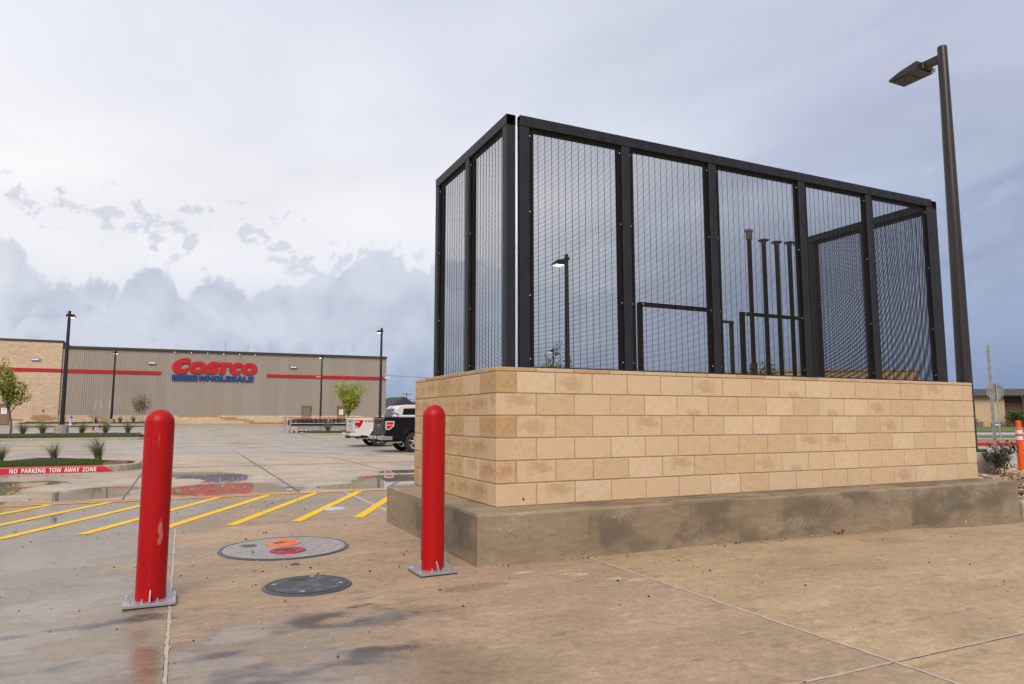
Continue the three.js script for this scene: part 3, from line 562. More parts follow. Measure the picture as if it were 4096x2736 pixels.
{
  const t = thing('manhole_cover', 'small dark round cover with a diamond tread', 'manhole cover', [-1.675, 0, 0.4]);
  part('rim', lathe([[0.286, 0.002], [0.286, 0.012], [0.3, 0.012], [0.316, 0.001]], 80), ringMat, t);
  part('lid', disc(0.284, 0.0005, 0.016, 80, 0.006), new THREE.MeshStandardMaterial({ map: paint(512, 512, (i, j) => { const R = Math.hypot(i - 256, j - 256) / 256, d = ss(0.45, 0.75, fbm(i / 60, j / 40, 4, 611)); const k = 0.85 + (hash2(i, j) - 0.5) * 0.25; return mix3([0.06 * k, 0.063 * k, 0.075 * k], [0.2, 0.2, 0.22], R < 0.86 ? d * 0.55 : 0); }), bumpMap: darkBump, bumpScale: 0.006, roughness: 0.42 }), t);
  part('pull_slot', box(-0.11, 0.01, 0.0162, 0.0172, -0.17, -0.15, 0.0004), mat(0.008, 0.008, 0.008, 0.8), t);
  for (const a of [0.3, 1.87, 3.44, 5.01]) part('bolt', disc(0.018, 0.0162, 0.019, 16, 0.001).translate(Math.cos(a) * 0.235, 0, Math.sin(a) * 0.235), mat(0.33, 0.32, 0.29, 0.6), t);
}
single('manhole_cover', 'small pale round cover beside the yellow stripes', 'manhole cover', disc(0.152, -0.002, 0.01, 48).translate(-0.66, 0, -3.88), new THREE.MeshStandardMaterial({ map: paint(128, 128, (x, y) => grey(0.52 + (fbm(x / 14, y / 14, 4, 621) - 0.5) * 0.35)), roughness: 0.7 }));
single('survey_cap', 'tiny metal survey cap between the two manhole covers', 'cap', merge([disc(0.04, -0.002, 0.006, 24, 0.002), lathe([[0.02, 0.0062], [0.02, 0.008], [0.024, 0.008], [0.024, 0.0062]], 20)]).translate(-1.65, 0, -0.405), ringMat);
// leaf scraps and grit
{
  const r = rng(900), leafMat = mat(0.19, 0.09, 0.03, 0.8), g = [];
  const spots = [[-1.93, -1.02, 0.014, 0.05], [3.78, 0.43, 0.003, 0.13], [-0.95, -0.55, 0.003, 0.03], [-1.98, -0.25, 0.003, 0.035], [-4.1, -3.3, 0.003, 0.06]];
  const names = ['curled brown leaf lying on the large manhole cover', 'orange brown leaf against the foot of the plinth', 'small brown leaf left of the right bollard', 'dark curled leaf between the manhole covers', 'brown leaf beside the wet yellow stripes'];
  spots.forEach(([x, z, y, s], k) => { const P = [], n = 6; for (let i = 0; i < n; i++) { const a = i / n, b = (i + 1) / n, f = (t) => [Math.sin(t * Math.PI) * 0.3 * s, (t - 0.5) * s, Math.sin(t * 3.3) * 0.16 * s]; const [w0, l0, h0] = f(a), [w1, l1, h1] = f(b); P.push(-w0, h0 + w0 * 0.5, l0, 0, h0, l0, 0, h1, l1, -w0, h0 + w0 * 0.5, l0, 0, h1, l1, -w1, h1 + w1 * 0.5, l1, 0, h0, l0, w0, h0 + w0 * 0.4, l0, w1, h1 + w1 * 0.4, l1, 0, h0, l0, w1, h1 + w1 * 0.4, l1, 0, h1, l1); } single('fallen_leaf', names[k], 'leaf', at(fromTris(P), x, y + 0.002, z, 0, k * 1.7, 0), k === 1 ? mat(0.36, 0.15, 0.05, 0.8) : leafMat, 'fallen leaves'); });
  const grit = new THREE.InstancedMesh(new THREE.DodecahedronGeometry(1, 0), mat(0.1, 0.08, 0.06, 0.9), 420); grit.name = 'grit'; grit.userData = { kind: 'stuff', label: 'loose grit and crumbs scattered over the concrete', category: 'grit' };
  const m = new THREE.Matrix4(), c = new THREE.Color();
  for (let i = 0; i < 420; i++) {
    let x, z; if (i < 260) { x = lerp(-4, 1.5, r()); z = lerp(-5.5, 2.2, r()); if (x > -0.4 && z < 0.45) x -= 2.2; } else if (i < 360) { x = lerp(-0.2, 6.8, r()); z = 0.385 + r() * r() * 0.16; } else { x = lerp(0.5, 6, r()); z = lerp(0.5, 3, r()); }
    const s = 0.0035 + r() * r() * r() * 0.012; m.compose(V(x, s * 0.5, z), new THREE.Quaternion().setFromEuler(new THREE.Euler(r() * 6, r() * 6, r() * 6)), V(s * (0.7 + r()), s * 0.7, s * (0.7 + r()))); grit.setMatrixAt(i, m);
    c.setRGB(...(r() < 0.2 ? [0.5, 0.42, 0.3] : r() < 0.5 ? [0.05, 0.04, 0.035] : [0.14, 0.1, 0.07])); grit.setColorAt(i, c);
  }
  grit.material.color.setRGB(1, 1, 1); scene.add(shadows(grit));
}

// ------------------------------------------------------------------ warehouse
const darkTrim = mat(0.045, 0.04, 0.036, 0.6), metalGrey = mat(0.33, 0.29, 0.25, 0.55), redTrim = mat(0.43, 0.003, 0.01, 0.5), lampGlow = new THREE.MeshStandardMaterial({ color: 0xffffff, emissive: new THREE.Color(1, 0.86, 0.62), emissiveIntensity: 2.2, roughness: 0.4 });
const ZB = -88, YB = gy(0, ZB) - 0.02;
const roofY = (x) => lerp(9.45, 9.6, (x + 15) / 37.5);
const house = thing('warehouse', 'long grey ribbed metal warehouse with a tan block end', 'building', [0, 0, ZB]);
function blockField(x0, x1, y0, y1, z, parent, seed) {             // far block courses, about 3 pixels each: one part
  const r = rng(seed), rows = Math.round((y1 - y0) / CH), cols = Math.ceil((x1 - x0) / CW) + 1, n = rows * cols, inst = new THREE.InstancedMesh(cbox(CW - 0.012, CH - 0.012, 0.1, 0.008), mat(1, 1, 1, 0.9), n), m = new THREE.Matrix4(), c = new THREE.Color();
  let k = 0;
  for (let j = 0; j < rows; j++) for (let i = 0; i < cols; i++) {
    let a = x0 + (i - (j % 2) * 0.5) * CW, b = Math.min(a + CW, x1); a = Math.max(a, x0); const w = b - a; if (w < 0.05) { m.makeScale(0.001, 0.001, 0.001); m.setPosition(x0 + 1, y0 + 1, z - 0.2); } else { m.makeScale(w / CW, 1, 1); m.setPosition((a + b) / 2, y0 + (j + 0.5) * CH, z - 0.05 + (r() - 0.5) * 0.004); }
    inst.setMatrixAt(k, m);
    const damp = ss(0.6, 0.7, fbm(a * 0.35, j * 0.5, 3, seed)) * (j < 5 ? 0.9 : 0.15), q = 0.92 + r() * 0.16;
    const col = mix3([0.63 * q, 0.49 * q, 0.345 * q], [0.4, 0.24, 0.11], damp); inst.setColorAt(k, c.setRGB(...col)); k++;
  }
  inst.name = 'block_courses'; inst.userData.kind = 'stuff'; inst.castShadow = inst.receiveShadow = true; parent.add(inst);
}
{
  const xl = -46, xm = -15.38, xr = 22.55;
  part('mortar_wall', [box(xl, xm - 0.02, YB - 0.6, 10.0, -62, -0.02, 0.01), box(xm, xr, YB - 0.6, 1.52, -61.8, -0.06, 0.01)], mat(0.5, 0.385, 0.275, 0.9), house);
  blockField(-30, xm, YB, 9.9, 0.03, house, 811); blockField(xm + 0.1, xr, YB, 1.5, 0.0, house, 812);
  part('core_wall', box(xm, xr - 0.06, 1.52, 9.3, -61.7, -0.3, 0.01), metalGrey, house);
  // ribbed panels: five ribs each
  const P = 0.2112, prof = []; for (let k = 0; k < 5; k++) { const x = k * P; prof.push([x, 0], [x + P * 0.4, 0], [x + P * 0.46, 0.05], [x + P * 0.9, 0.05], [x + P * 0.97, 0]); } prof.push([5 * P - 0.006, 0]);
  const tri = []; for (let i = 0; i < prof.length - 1; i++) { const [a, d] = prof[i], [b, e] = prof[i + 1]; tri.push(a, 0, d, b, 0, e, b, 1, e, a, 0, d, b, 1, e, a, 1, d); }
  const pg = fromTris(tri), n = Math.floor((xr - xm) / (5 * P)), w = (xr - xm) / n, tones = [0, 1, 2].map((k) => mat(0.335 + k * 0.01, 0.295 + k * 0.009, 0.253 + k * 0.008, 0.5));
  const r = rng(5);
  for (let k = 0; k < n; k++) { const p = part('wall_panel', pg, tones[Math.floor(r() * 3)], house), x = xm + k * w; p.scale.set(w / (5 * P), roofY(x) - 1.5 - 0.12, 1); p.position.set(x, 1.5, -0.16); }
  for (const z of [0]) part('end_wall', box(xr - 0.06, xr + 0.02, 1.5, 9.45, -61, -0.17, 0.01), metalGrey, house);
  // coping along the roof, a little lower at the left
  const cop = (x0, x1, y0, y1) => { const g = box(x0, x1, -0.13, 0.13, -0.32, 0.1, 0.02), p = g.attributes.position; for (let i = 0; i < p.count; i++) p.setY(i, p.getY(i) + lerp(y0, y1, (p.getX(i) - x0) / (x1 - x0))); return g; };
  part('coping', cop(xm, xr + 0.05, 9.38, 9.53), darkTrim, house); part('coping', cop(xl, xm + 0.1, 9.98, 9.95), darkTrim, house); part('coping', box(xm - 0.1, xm + 0.1, 9.2, 10.0, -62, -0.35, 0.02), darkTrim, house);
  for (const [a, b, z] of [[-30, xm + 0.005, 0.05], [xm + 0.01, -5.19, -0.08], [6.95, xr - 0.02, -0.08]]) part('red_band', box(a, b, 6.42, 6.83, z - 0.02, z + 0.045, 0.01), redTrim, house);
  const tan = mat(0.2, 0.155, 0.105, 0.6);
  [[11.46, 12.54], [16.0, 17.0], [-20.95, -19.97]].forEach(([a, b], k) => {
    const z = k === 2 ? 0.04 : 0.0, d = part('door', box(a + 0.06, b - 0.06, YB, 2.68, z - 0.1, z + 0.05, 0.01), tan, house);
    part('door_frame', [box(a - 0.03, a + 0.055, YB, 2.7, z - 0.1, z + 0.085, 0.01), box(b - 0.055, b + 0.03, YB, 2.7, z - 0.1, z + 0.085, 0.01), box(a - 0.06, b + 0.06, 2.7, 2.8, z - 0.1, z + 0.12, 0.01)], mat(0.16, 0.125, 0.09, 0.6), d);
    part('handle', box(a + 0.14, a + 0.3, 1.5, 1.55, z + 0.051, z + 0.09, 0.005), galv, d);
    if (k) { // paper notice: red, blurred lines
      const c = document.createElement('canvas'); c.width = 64; c.height = 96; const q = c.getContext('2d'); q.fillStyle = '#f0eeee'; q.fillRect(0, 0, 64, 96); q.fillStyle = '#c2485a'; [[10, 12, 44], [12, 30, 38], [18, 48, 26], [12, 66, 40]].forEach(([x, y, w2]) => { for (let i = 0; i < w2; i += 6) q.fillRect(x + i, y + (i % 4), 4, 8); });
      const tx = new THREE.CanvasTexture(c); tx.colorSpace = THREE.SRGBColorSpace; const s = part('notice', new THREE.PlaneGeometry(0.5, 0.66).translate(lerp(a, b, 0.5), 2.02, z + 0.055), new THREE.MeshStandardMaterial({ map: tx, roughness: 0.6 }), d);
    }
  });
  for (const [x, z] of [[-17.9, 0.03], [-6.2, -0.1], [10.2, -0.1]]) { const p = part('wall_light', box(x - 0.42, x + 0.42, 7.68, 7.94, z, z + 0.18, 0.02), darkTrim, house); part('lens', box(x - 0.38, x + 0.38, 7.71, 7.9, z + 0.181, z + 0.2, 0.005), mat(0.72, 0.74, 0.78, 0.35), p); }
  for (let k = 0; k < 6; k++) { const x = -3.8 + k * 1.838, p = part('sign_light', [rod(V(x, 9.33, 0.09), V(x, 9.27, 0.3), 0.02, 0.02, 6), at(cyl(0.07, 0.11, 10, 0.04), x, 9.2, 0.3, 0.5, 0, 0)], darkTrim, house); part('bulb', new THREE.SphereGeometry(0.045, 8, 6).translate(x, 9.2, 0.33), lampGlow, p); }
  { const p = part('security_camera', [box(22.3, 22.6, 6.6, 6.82, 0.0, 0.2, 0.02), box(22.55, 23.0, 6.74, 6.8, 0.05, 0.15, 0.01)], mat(0.75, 0.74, 0.72, 0.5), house); part('dome', new THREE.SphereGeometry(0.13, 12, 8).translate(22.95, 6.62, 0.1), mat(0.7, 0.7, 0.7, 0.3), p); }
  part('small_strobe', box(13.1, 13.8, 6.58, 6.68, -0.03, 0.02, 0.01), mat(0.8, 0.6, 0.25, 0.4), house);
  part('wall_box', box(-16.9, -16.75, 1.95, 2.12, 0.035, 0.12, 0.01), mat(0.02, 0.02, 0.02, 0.6), house);
  // aerials on the roof
  const aer = mat(0.45, 0.47, 0.5, 0.5, { metalness: 0.5 });
  part('antenna', [rod(V(1.95, 9.4, -1), V(1.95, 10.9, -1), 0.03), rod(V(0.9, 10.3, -1), V(1.95, 10.28, -1), 0.02), box(1.9, 2.0, 10.5, 10.95, -1.05, -0.95, 0.01)], aer, house);
  part('antenna', [rod(V(4.62, 9.4, -1), V(4.62, 10.6, -1), 0.03), rod(V(4.6, 10.58, -1), V(5.9, 10.6, -1), 0.02), rod(V(4.6, 10.25, -1), V(5.7, 10.27, -1), 0.02)], aer, house);
  part('antenna', [rod(V(11.05, 9.4, -1), V(11.05, 9.95, -1), 0.03), box(10.98, 11.12, 9.75, 10.15, -1.06, -0.94, 0.01)], mat(0.7, 0.72, 0.75, 0.5), house);
}
{ const boldText = (s, depth, width) => { const g = new TextGeometry(s, { font, size: 0.66, depth: depth - 0.02, curveSegments: 5, bevelEnabled: true, bevelSize: 0.024, bevelThickness: 0.01, bevelSegments: 1 }); g.computeBoundingBox(); const b = g.boundingBox; g.translate(-b.min.x, -b.min.y, 0.01); g.scale(width / (b.max.x - b.min.x), 1, 1); return g; };
  // the sign: letters cut from plate, drawn in the sign's own grid and set upright on the wall
  const sign = thing('wall_sign', 'red and blue shop sign letters on the grey warehouse', 'sign', [0, 0, ZB - 0.08]);
  const X = (x) => -4.02 + (x - 165) * 0.00488, Y = (x, y) => 7.5 + (375 + 0.028 * (x - 165) - y) * 0.00527;
  const red = mat(0.5, 0.003, 0.01, 0.45), blue = mat(0.008, 0.05, 0.21, 0.5), D = 0.16;
  const curve = (pts, closed = true) => new THREE.CatmullRomCurve3(pts.map(([x, y]) => V(X(x), Y(x, y), 0)), closed, 'catmullrom', 0.5);
  const smooth = (runs) => { const out = []; for (const r of runs) { if (r.length < 3) out.push(...r.map(([x, y]) => [X(x), Y(x, y)])); else out.push(...curve(r, false).getPoints(r.length * 4).map((p) => [p.x, p.y])); } return shapeOf(out); };
  const C = (map) => smooth([[[572, 210], [500, 193], [430, 190], [340, 208], [258, 250], [195, 315], [168, 385], [176, 440], [208, 490], [262, 525], [335, 542], [415, 545], [485, 538]], [[525, 412], [500, 425], [450, 436], [400, 434], [360, 415], [345, 385], [360, 345], [410, 315], [470, 305], [520, 314], [546, 330]]].map((r) => r.map(map)));
  const O = (cx, cy, rx, ry, ix, iy, tilt) => { const s = new THREE.Shape(), h = new THREE.Path(); s.absellipse(X(cx), Y(cx, cy), rx * 0.00488, ry * 0.00527, 0, Math.PI * 2, false, tilt); h.absellipse(X(cx), Y(cx, cy), ix * 0.00488, iy * 0.00527, 0, Math.PI * 2, true, tilt); s.holes.push(h); return s; };
  const letters = [
    C((p) => p), O(745, 406, 210, 141, 78, 54, 0.12),
    smooth([[[1240, 295], [1190, 278], [1110, 272], [1040, 288], [985, 322], [962, 365], [977, 405], [1030, 437], [1082, 458], [1080, 476], [1040, 482], [990, 466], [950, 442]], [[915, 535], [960, 548], [1040, 556], [1110, 550], [1180, 525], [1220, 475], [1222, 430], [1195, 402], [1140, 382], [1097, 364], [1112, 352], [1150, 355], [1198, 376], [1222, 368]]]),
    shapeOf([[1258, 285], [1535, 290], [1512, 375], [1415, 372], [1368, 562], [1243, 558], [1295, 370], [1238, 368]].map(([x, y]) => [X(x), Y(x, y)])),
    C(([x, y]) => [1487 + (x - 168) * 0.755, 292 + (y - 190) * 0.787]), O(1968, 439, 196, 139, 67, 53, 0.12)];
  for (const s of letters) part('letter', extrude(s, D, 0.012, 24), red, sign);
  for (let k = 0; k < 3; k++) { const y1 = 6.47 - k * 0.235; const g = extrude(shapeOf([[-3.98, y1], [-1.22 + k * 0.03, y1], [-1.17 + k * 0.03, y1 - 0.195], [-3.98, y1 - 0.195]]), D); part('stripe', g, blue, sign); }
  const word = 'WHOLESALE', Ws = [1.05, 0.9, 0.8, 0.66, 0.68, 0.74, 0.82, 0.66, 0.72]; let x = -1.1; const sum = Ws.reduce((a, b) => a + b), tot = 6.42;
  [...word].forEach((ch, k) => { const w = Ws[k] / sum * tot, g = boldText(ch, D, w * 1.0); g.computeBoundingBox(); g.scale(1, 0.655 / g.boundingBox.max.y, 1); const p = g.attributes.position; for (let i = 0; i < p.count; i++) p.setX(i, p.getX(i) + p.getY(i) * 0.2); g.translate(x - 0.06, 5.82, 0); part('letter', g, blue, sign); x += w; });
}

// ------------------------------------------------------------------ planted islands
const kerbMat = new THREE.MeshStandardMaterial({ map: paint(256, 128, (x, y) => { const k = 0.85 + (fbm(x / 26, y / 14, 4, 701) - 0.5) * 0.5; return [0.47 * k, 0.405 * k, 0.32 * k]; }), roughness: 0.85 });
const redKerb = new THREE.MeshStandardMaterial({ map: paint(256, 128, (x, y) => { const k = 0.9 + (fbm(x / 20, y / 12, 4, 711) - 0.5) * 0.3; return [0.52 * k, 0.014, 0.03]; }), roughness: 0.42 });
const mulchMat = new THREE.MeshStandardMaterial({ map: paint(256, 256, (x, y) => { const k = 0.5 + fbm(x / 5, y / 3, 4, 721); return [0.042 * k, 0.028 * k, 0.02 * k]; }), roughness: 0.95 });
const turfMat = new THREE.MeshStandardMaterial({ map: paint(256, 256, (x, y) => { const k = 0.6 + fbm(x / 4, y / 4, 4, 731) * 0.8; return [0.035 * k, 0.085 * k, 0.012 * k]; }), roughness: 0.9 });
function roundRect(x0, x1, z0, z1, r) { const pts = []; const arc = (cx, cz, a0) => { for (let i = 0; i <= 8; i++) { const a = a0 + i / 8 * Math.PI / 2; pts.push([cx + Math.cos(a) * r, cz + Math.sin(a) * r]); } }; arc(x1 - r, z1 - r, 0); arc(x0 + r, z1 - r, Math.PI / 2); arc(x0 + r, z0 + r, Math.PI); arc(x1 - r, z0 + r, Math.PI * 1.5); return pts; }
function inset(pts, d) { const n = pts.length; return pts.map((p, i) => { const a = pts[(i + n - 1) % n], b = pts[(i + 1) % n], tx = b[0] - a[0], tz = b[1] - a[1], l = Math.hypot(tx, tz) || 1; return [p[0] - tz / l * d, p[1] + tx / l * d]; }); }
function loft(rings, closed = true) {                               // rings: lists of [x, y, z] of equal length, outermost first
  const P = [], U = []; let n = rings[0].length;
  for (let k = 0; k < rings.length - 1; k++) { let d = 0; for (let i = 0; i < n - (closed ? 0 : 1); i++) { const j = (i + 1) % n, a = rings[k][i], b = rings[k][j], c = rings[k + 1][i], e = rings[k + 1][j], l = Math.hypot(b[0] - a[0], b[2] - a[2]); P.push(...a, ...c, ...b, ...b, ...c, ...e); U.push(d, k * 0.15, d, k * 0.15 + 0.15, d + l, k * 0.15, d + l, k * 0.15, d, k * 0.15 + 0.15, d + l, k * 0.15 + 0.15); d += l; } }
  return fromTris(P, U);
}
function dense(pts, step) { const out = []; pts.forEach((p, i) => { const q = pts[(i + 1) % pts.length], l = Math.hypot(q[0] - p[0], q[1] - p[1]), n = Math.max(1, Math.round(l / step)); for (let k = 0; k < n; k++) out.push([lerp(p[0], q[0], k / n), lerp(p[1], q[1], k / n)]); }); return out; }
function kerbRing(pts, w = 0.15, h = 0.15) { const o = dense(pts, 0.5), i1 = inset(o, 0.02), i2 = inset(o, w - 0.01), i3 = inset(o, w); const lift = (r, y) => r.map(([x, z]) => [x, gy(x, z) + y, z]); return loft([lift(o, -0.04), lift(inset(o, 0.01), h - 0.03), lift(inset(o, 0.02), h - 0.008), lift(inset(o, 0.035), h), lift(i2, h), lift(i3, h - 0.03)]); }
const turfBlade = (() => { const P = []; const r = rng(3); for (let k = 0; k < 9; k++) { const a = r() * 6.28, x = (r() - 0.5) * 0.06, z = (r() - 0.5) * 0.06, h = 0.025 + r() * 0.03, w = 0.004, dx = Math.cos(a), dz = Math.sin(a), lx = (r() - 0.5) * 0.03, lz = (r() - 0.5) * 0.03; P.push(x - dx * w, 0, z - dz * w, x + dx * w, 0, z + dz * w, x + lx, h, z + lz); } return fromTris(P); })();
function turf(name, label, x0, x1, z0, z1, y, n, seed, colour = [0.05, 0.125, 0.016]) {
  const r = rng(seed), inst = new THREE.InstancedMesh(turfBlade, mat(1, 1, 1, 0.85), n), m = new THREE.Matrix4(), c = new THREE.Color();
  for (let i = 0; i < n; i++) { const x = lerp(x0, x1, r()), z = lerp(z0, z1, r()), s = 0.8 + r() * 0.7; m.compose(V(x, (typeof y === 'function' ? y(x, z) : gy(x, z) + y), z), new THREE.Quaternion().setFromAxisAngle(V(0, 1, 0), r() * 6.28), V(s, s, s)); inst.setMatrixAt(i, m); const k = 0.75 + r() * 0.5; inst.setColorAt(i, c.setRGB(colour[0] * k * (0.9 + r() * 0.4), colour[1] * k, colour[2] * k)); }
  inst.name = numbered(name); inst.userData = { kind: 'stuff', label, category: 'grass' }; scene.add(shadows(inst)); return inst;
}
function bed(x0, x1, z0, z1, fn, mt) {                              // mulch or turf soil with a bumpy surface
  const nx = Math.max(2, Math.round((x1 - x0) / 0.3)), nz = Math.max(2, Math.round((z1 - z0) / 0.25)), g = new THREE.PlaneGeometry(x1 - x0, z1 - z0, nx, nz).rotateX(-Math.PI / 2).translate((x0 + x1) / 2, 0, (z0 + z1) / 2), p = g.attributes.position, u = g.attributes.uv;
  for (let i = 0; i < p.count; i++) { p.setY(i, gy(p.getX(i), p.getZ(i)) + fn(p.getX(i), p.getZ(i))); u.setXY(i, p.getX(i), p.getZ(i)); } g.computeVertexNormals(); return g;
}
// island 1, red fire-lane kerb
{
  const k = struct('island_kerb'), pts = roundRect(-26, -3.42, -15.1, -12.62, 0.85);
  part('kerb_stone', kerbRing(pts), kerbMat, k);
  const front = []; for (let x = -25; x <= -4.2; x += 0.4) front.push([x, -12.62]);
  const lift = (off, y) => front.map(([x, z], i) => [x + (i === front.length - 1 ? 0.3 - y * 1.6 : 0), y, z + off]);
  part('red_paint', loft([lift(0.004, 0.003), lift(-0.005, 0.121), lift(-0.015, 0.144), lift(-0.034, 0.153), lift(-0.14, 0.153)], false), redKerb, k);
  const t = text('NO  PARKING  TOW  AWAY  ZONE', 0.094, 0.0015, 1.62); t.rotateX(-0.08); t.translate(-5.88, 0.022, -12.613); part('kerb_lettering', t, whitePaint, k);
  part('planting_soil', bed(-25.8, -4.15, -14.95, -12.75, (x, z) => 0.11 + 0.11 * ss(0.75, 0.2, Math.abs(z + 14.45)) * (0.6 + fbm(x * 1.1, z * 2, 3, 741)) * ss(-4.15, -4.6, x), mulchMat), mulchMat, k);
  part('turf_soil', bed(-25.8, -4.25, -13.95, -12.76, () => 0.145, turfMat), turfMat, k);
  turf('lawn', 'short green lawn strip behind the red kerb', -9, -4.25, -13.95, -12.78, 0.143, 14000, 751);
  part('bare_mulch', bed(-4.45, -3.72, -14.55, -13.15, (x, z) => 0.115 + fbm(x * 9, z * 9, 3, 744) * 0.05, mulchMat), new THREE.MeshStandardMaterial({ map: paint(128, 128, (x, y) => { const q = 0.6 + fbm(x / 4, y / 3, 3, 745) * 0.8; return [0.16 * q, 0.085 * q, 0.04 * q]; }), roughness: 0.95 }), k);
}
// islands 2 and 3 and the one beside the trolley park
function island(x0, x1, z0, z1, seed, lawnLabel, lawnDepth, n) {
  const k = struct('island_kerb'); part('kerb_stone', kerbRing(roundRect(x0, x1, z0, z1, 0.9)), kerbMat, k);
  part('planting_soil', bed(x0 + 0.5, x1 - 0.5, z0 + 0.3, z1 - 0.3, (x, z) => 0.12 + 0.14 * ss(z1 - lawnDepth + 0.4, z1 - lawnDepth - 1, z) * (0.5 + fbm(x * 0.9, z, 3, seed)), mulchMat), mulchMat, k);
  part('turf_soil', bed(x0 + 0.75, x1 - 0.75, z1 - lawnDepth, z1 - 0.2, () => 0.152, turfMat), turfMat, k);
  turf('lawn', lawnLabel, Math.max(x0 + 0.75, -16), x1 - 0.75, z1 - lawnDepth, z1 - 0.2, 0.15, n, seed + 5);
}
island(-30, -4.4, -46.7, -38.8, 761, 'narrow lawn strip in front of the lamp with the striped base', 4.2, 12000);
island(-18.6, -6.0, -87.2, -81, 771, 'thin lawn strip on the farthest island by the warehouse', 2.4, 6000);
island(5.3, 17, -48.6, -44.6, 781, 'lawn patch on the island beside the trolley park', 1.4, 5000);

// ------------------------------------------------------------------ plants
function grassTuft(seed, h, lean, n = 210) {                        // one clump of arching blades
  const r = rng(seed), P = [];
  for (let k = 0; k < n; k++) {
    const a = r() * Math.PI * 2, out = (0.12 + r() * 0.62) * h * (0.5 + r() * 1.2), L = h * (0.65 + r() * 0.55), w = 0.0035 + r() * 0.003, bx = Math.cos(a) * 0.07 * r(), bz = Math.sin(a) * 0.07 * r();
    const px = -Math.sin(a), pz = Math.cos(a), seg = 4; let prev = null;
    for (let i = 0; i <= seg; i++) { const t = i / seg, o = out * t * t * (1 + t * 0.3), y = L * (t - 0.32 * t * t * t * (out / h)), x = bx + Math.cos(a) * o + lean * t * t * h, z = bz + Math.sin(a) * o, ww = w * (1 - t * 0.92), q = [[x - px * ww, y, z - pz * ww], [x + px * ww, y, z + pz * ww]]; if (prev) P.push(...prev[0], ...prev[1], ...q[1], ...prev[0], ...q[1], ...q[0]); prev = q; }
  }
  return fromTris(P);
}
const bladeMats = [mat(0.15, 0.19, 0.075, 0.75, { transmission: 0.25, side: THREE.DoubleSide }), mat(0.12, 0.155, 0.06, 0.75, { transmission: 0.25, side: THREE.DoubleSide })], strawMat = mat(0.34, 0.28, 0.15, 0.85);
const tufts = [[811, 0.62, -0.25], [812, 0.62, -0.05], [813, 0.66, 0.1]].map(([s, h, l]) => [grassTuft(s, h, l), grassTuft(s + 50, h * 0.75, l, 40)]);
function tuft(label, x, y, z, s, kind, turn = 0) { const t = thing('grass_clump', label, 'grass plant', [x, y, z], turn, 'ornamental grass clumps on the islands'); part('green_blades', tufts[kind][0], bladeMats[kind % 2], t); part('dry_blades', tufts[kind][1], strawMat, t); t.scale.setScalar(s); }
tuft('grass clump cut by the left edge behind the red kerb', -6.42, 0.16, -14.5, 0.85, 1);
tuft('grass clump in the middle behind the red kerb lettering', -5.34, 0.16, -14.45, 0.8, 2, 2);
tuft('widest windblown grass clump near the rounded kerb end', -4.4, 0.17, -14.45, 1.05, 0);
[[-11.3, 'grass clump right of the leafy tree, left of the striped lamp base'], [-10.3, 'grass clump just left of the striped lamp base'], [-8.25, 'grass clump just right of the striped lamp base'], [-6.95, 'grass clump in front of the three bare sign posts'], [-5.7, 'grass clump nearest the left bollard, on the middle island']].forEach(([x, l], k) => tuft(l, x, 0.16, -45.4, 1.55, [1, 2, 0, 1, 2][k], k * 1.3));
[[-14.4, 'far grass clump beside the dark lamp post and hydrant'], [-11.3, 'far grass clump leaning left of the white lamp base'], [-8.9, 'far grass clump right of the white lamp base'], [-7.6, 'far grass clump beside the thin shrub tree']].forEach(([x, l], k) => tuft(l, x, gy(x, -84.5) + 0.16, -84.5, 1.5, [1, 0, 0, 1][k], k * 0.4));
tuft('grass clump in front of the trolley park rails', 7.0, gy(8, -45.8) + 0.14, -45.8, 1.6, 1, 1);

function tube(points, r0, r1, n = 6) { const P = [], rings = []; points.forEach((p, i) => { const t = i / (points.length - 1), d = (points[Math.min(i + 1, points.length - 1)].clone().sub(points[Math.max(i - 1, 0)])).normalize(), a = Math.abs(d.y) > 0.9 ? V(1, 0, 0) : V(0, 1, 0), u = a.clone().cross(d).normalize(), v = d.clone().cross(u), r = lerp(r0, r1, t); rings.push([...Array(n)].map((_, k) => p.clone().addScaledVector(u, Math.cos(k / n * 6.2832) * r).addScaledVector(v, Math.sin(k / n * 6.2832) * r))); }); for (let i = 0; i < rings.length - 1; i++) for (let k = 0; k < n; k++) { const a = rings[i][k], b = rings[i][(k + 1) % n], c = rings[i + 1][k], d = rings[i + 1][(k + 1) % n]; P.push(...a, ...b, ...d, ...a, ...d, ...c); } return fromTris(P); }
const bark = mat(0.13, 0.1, 0.075, 0.9);
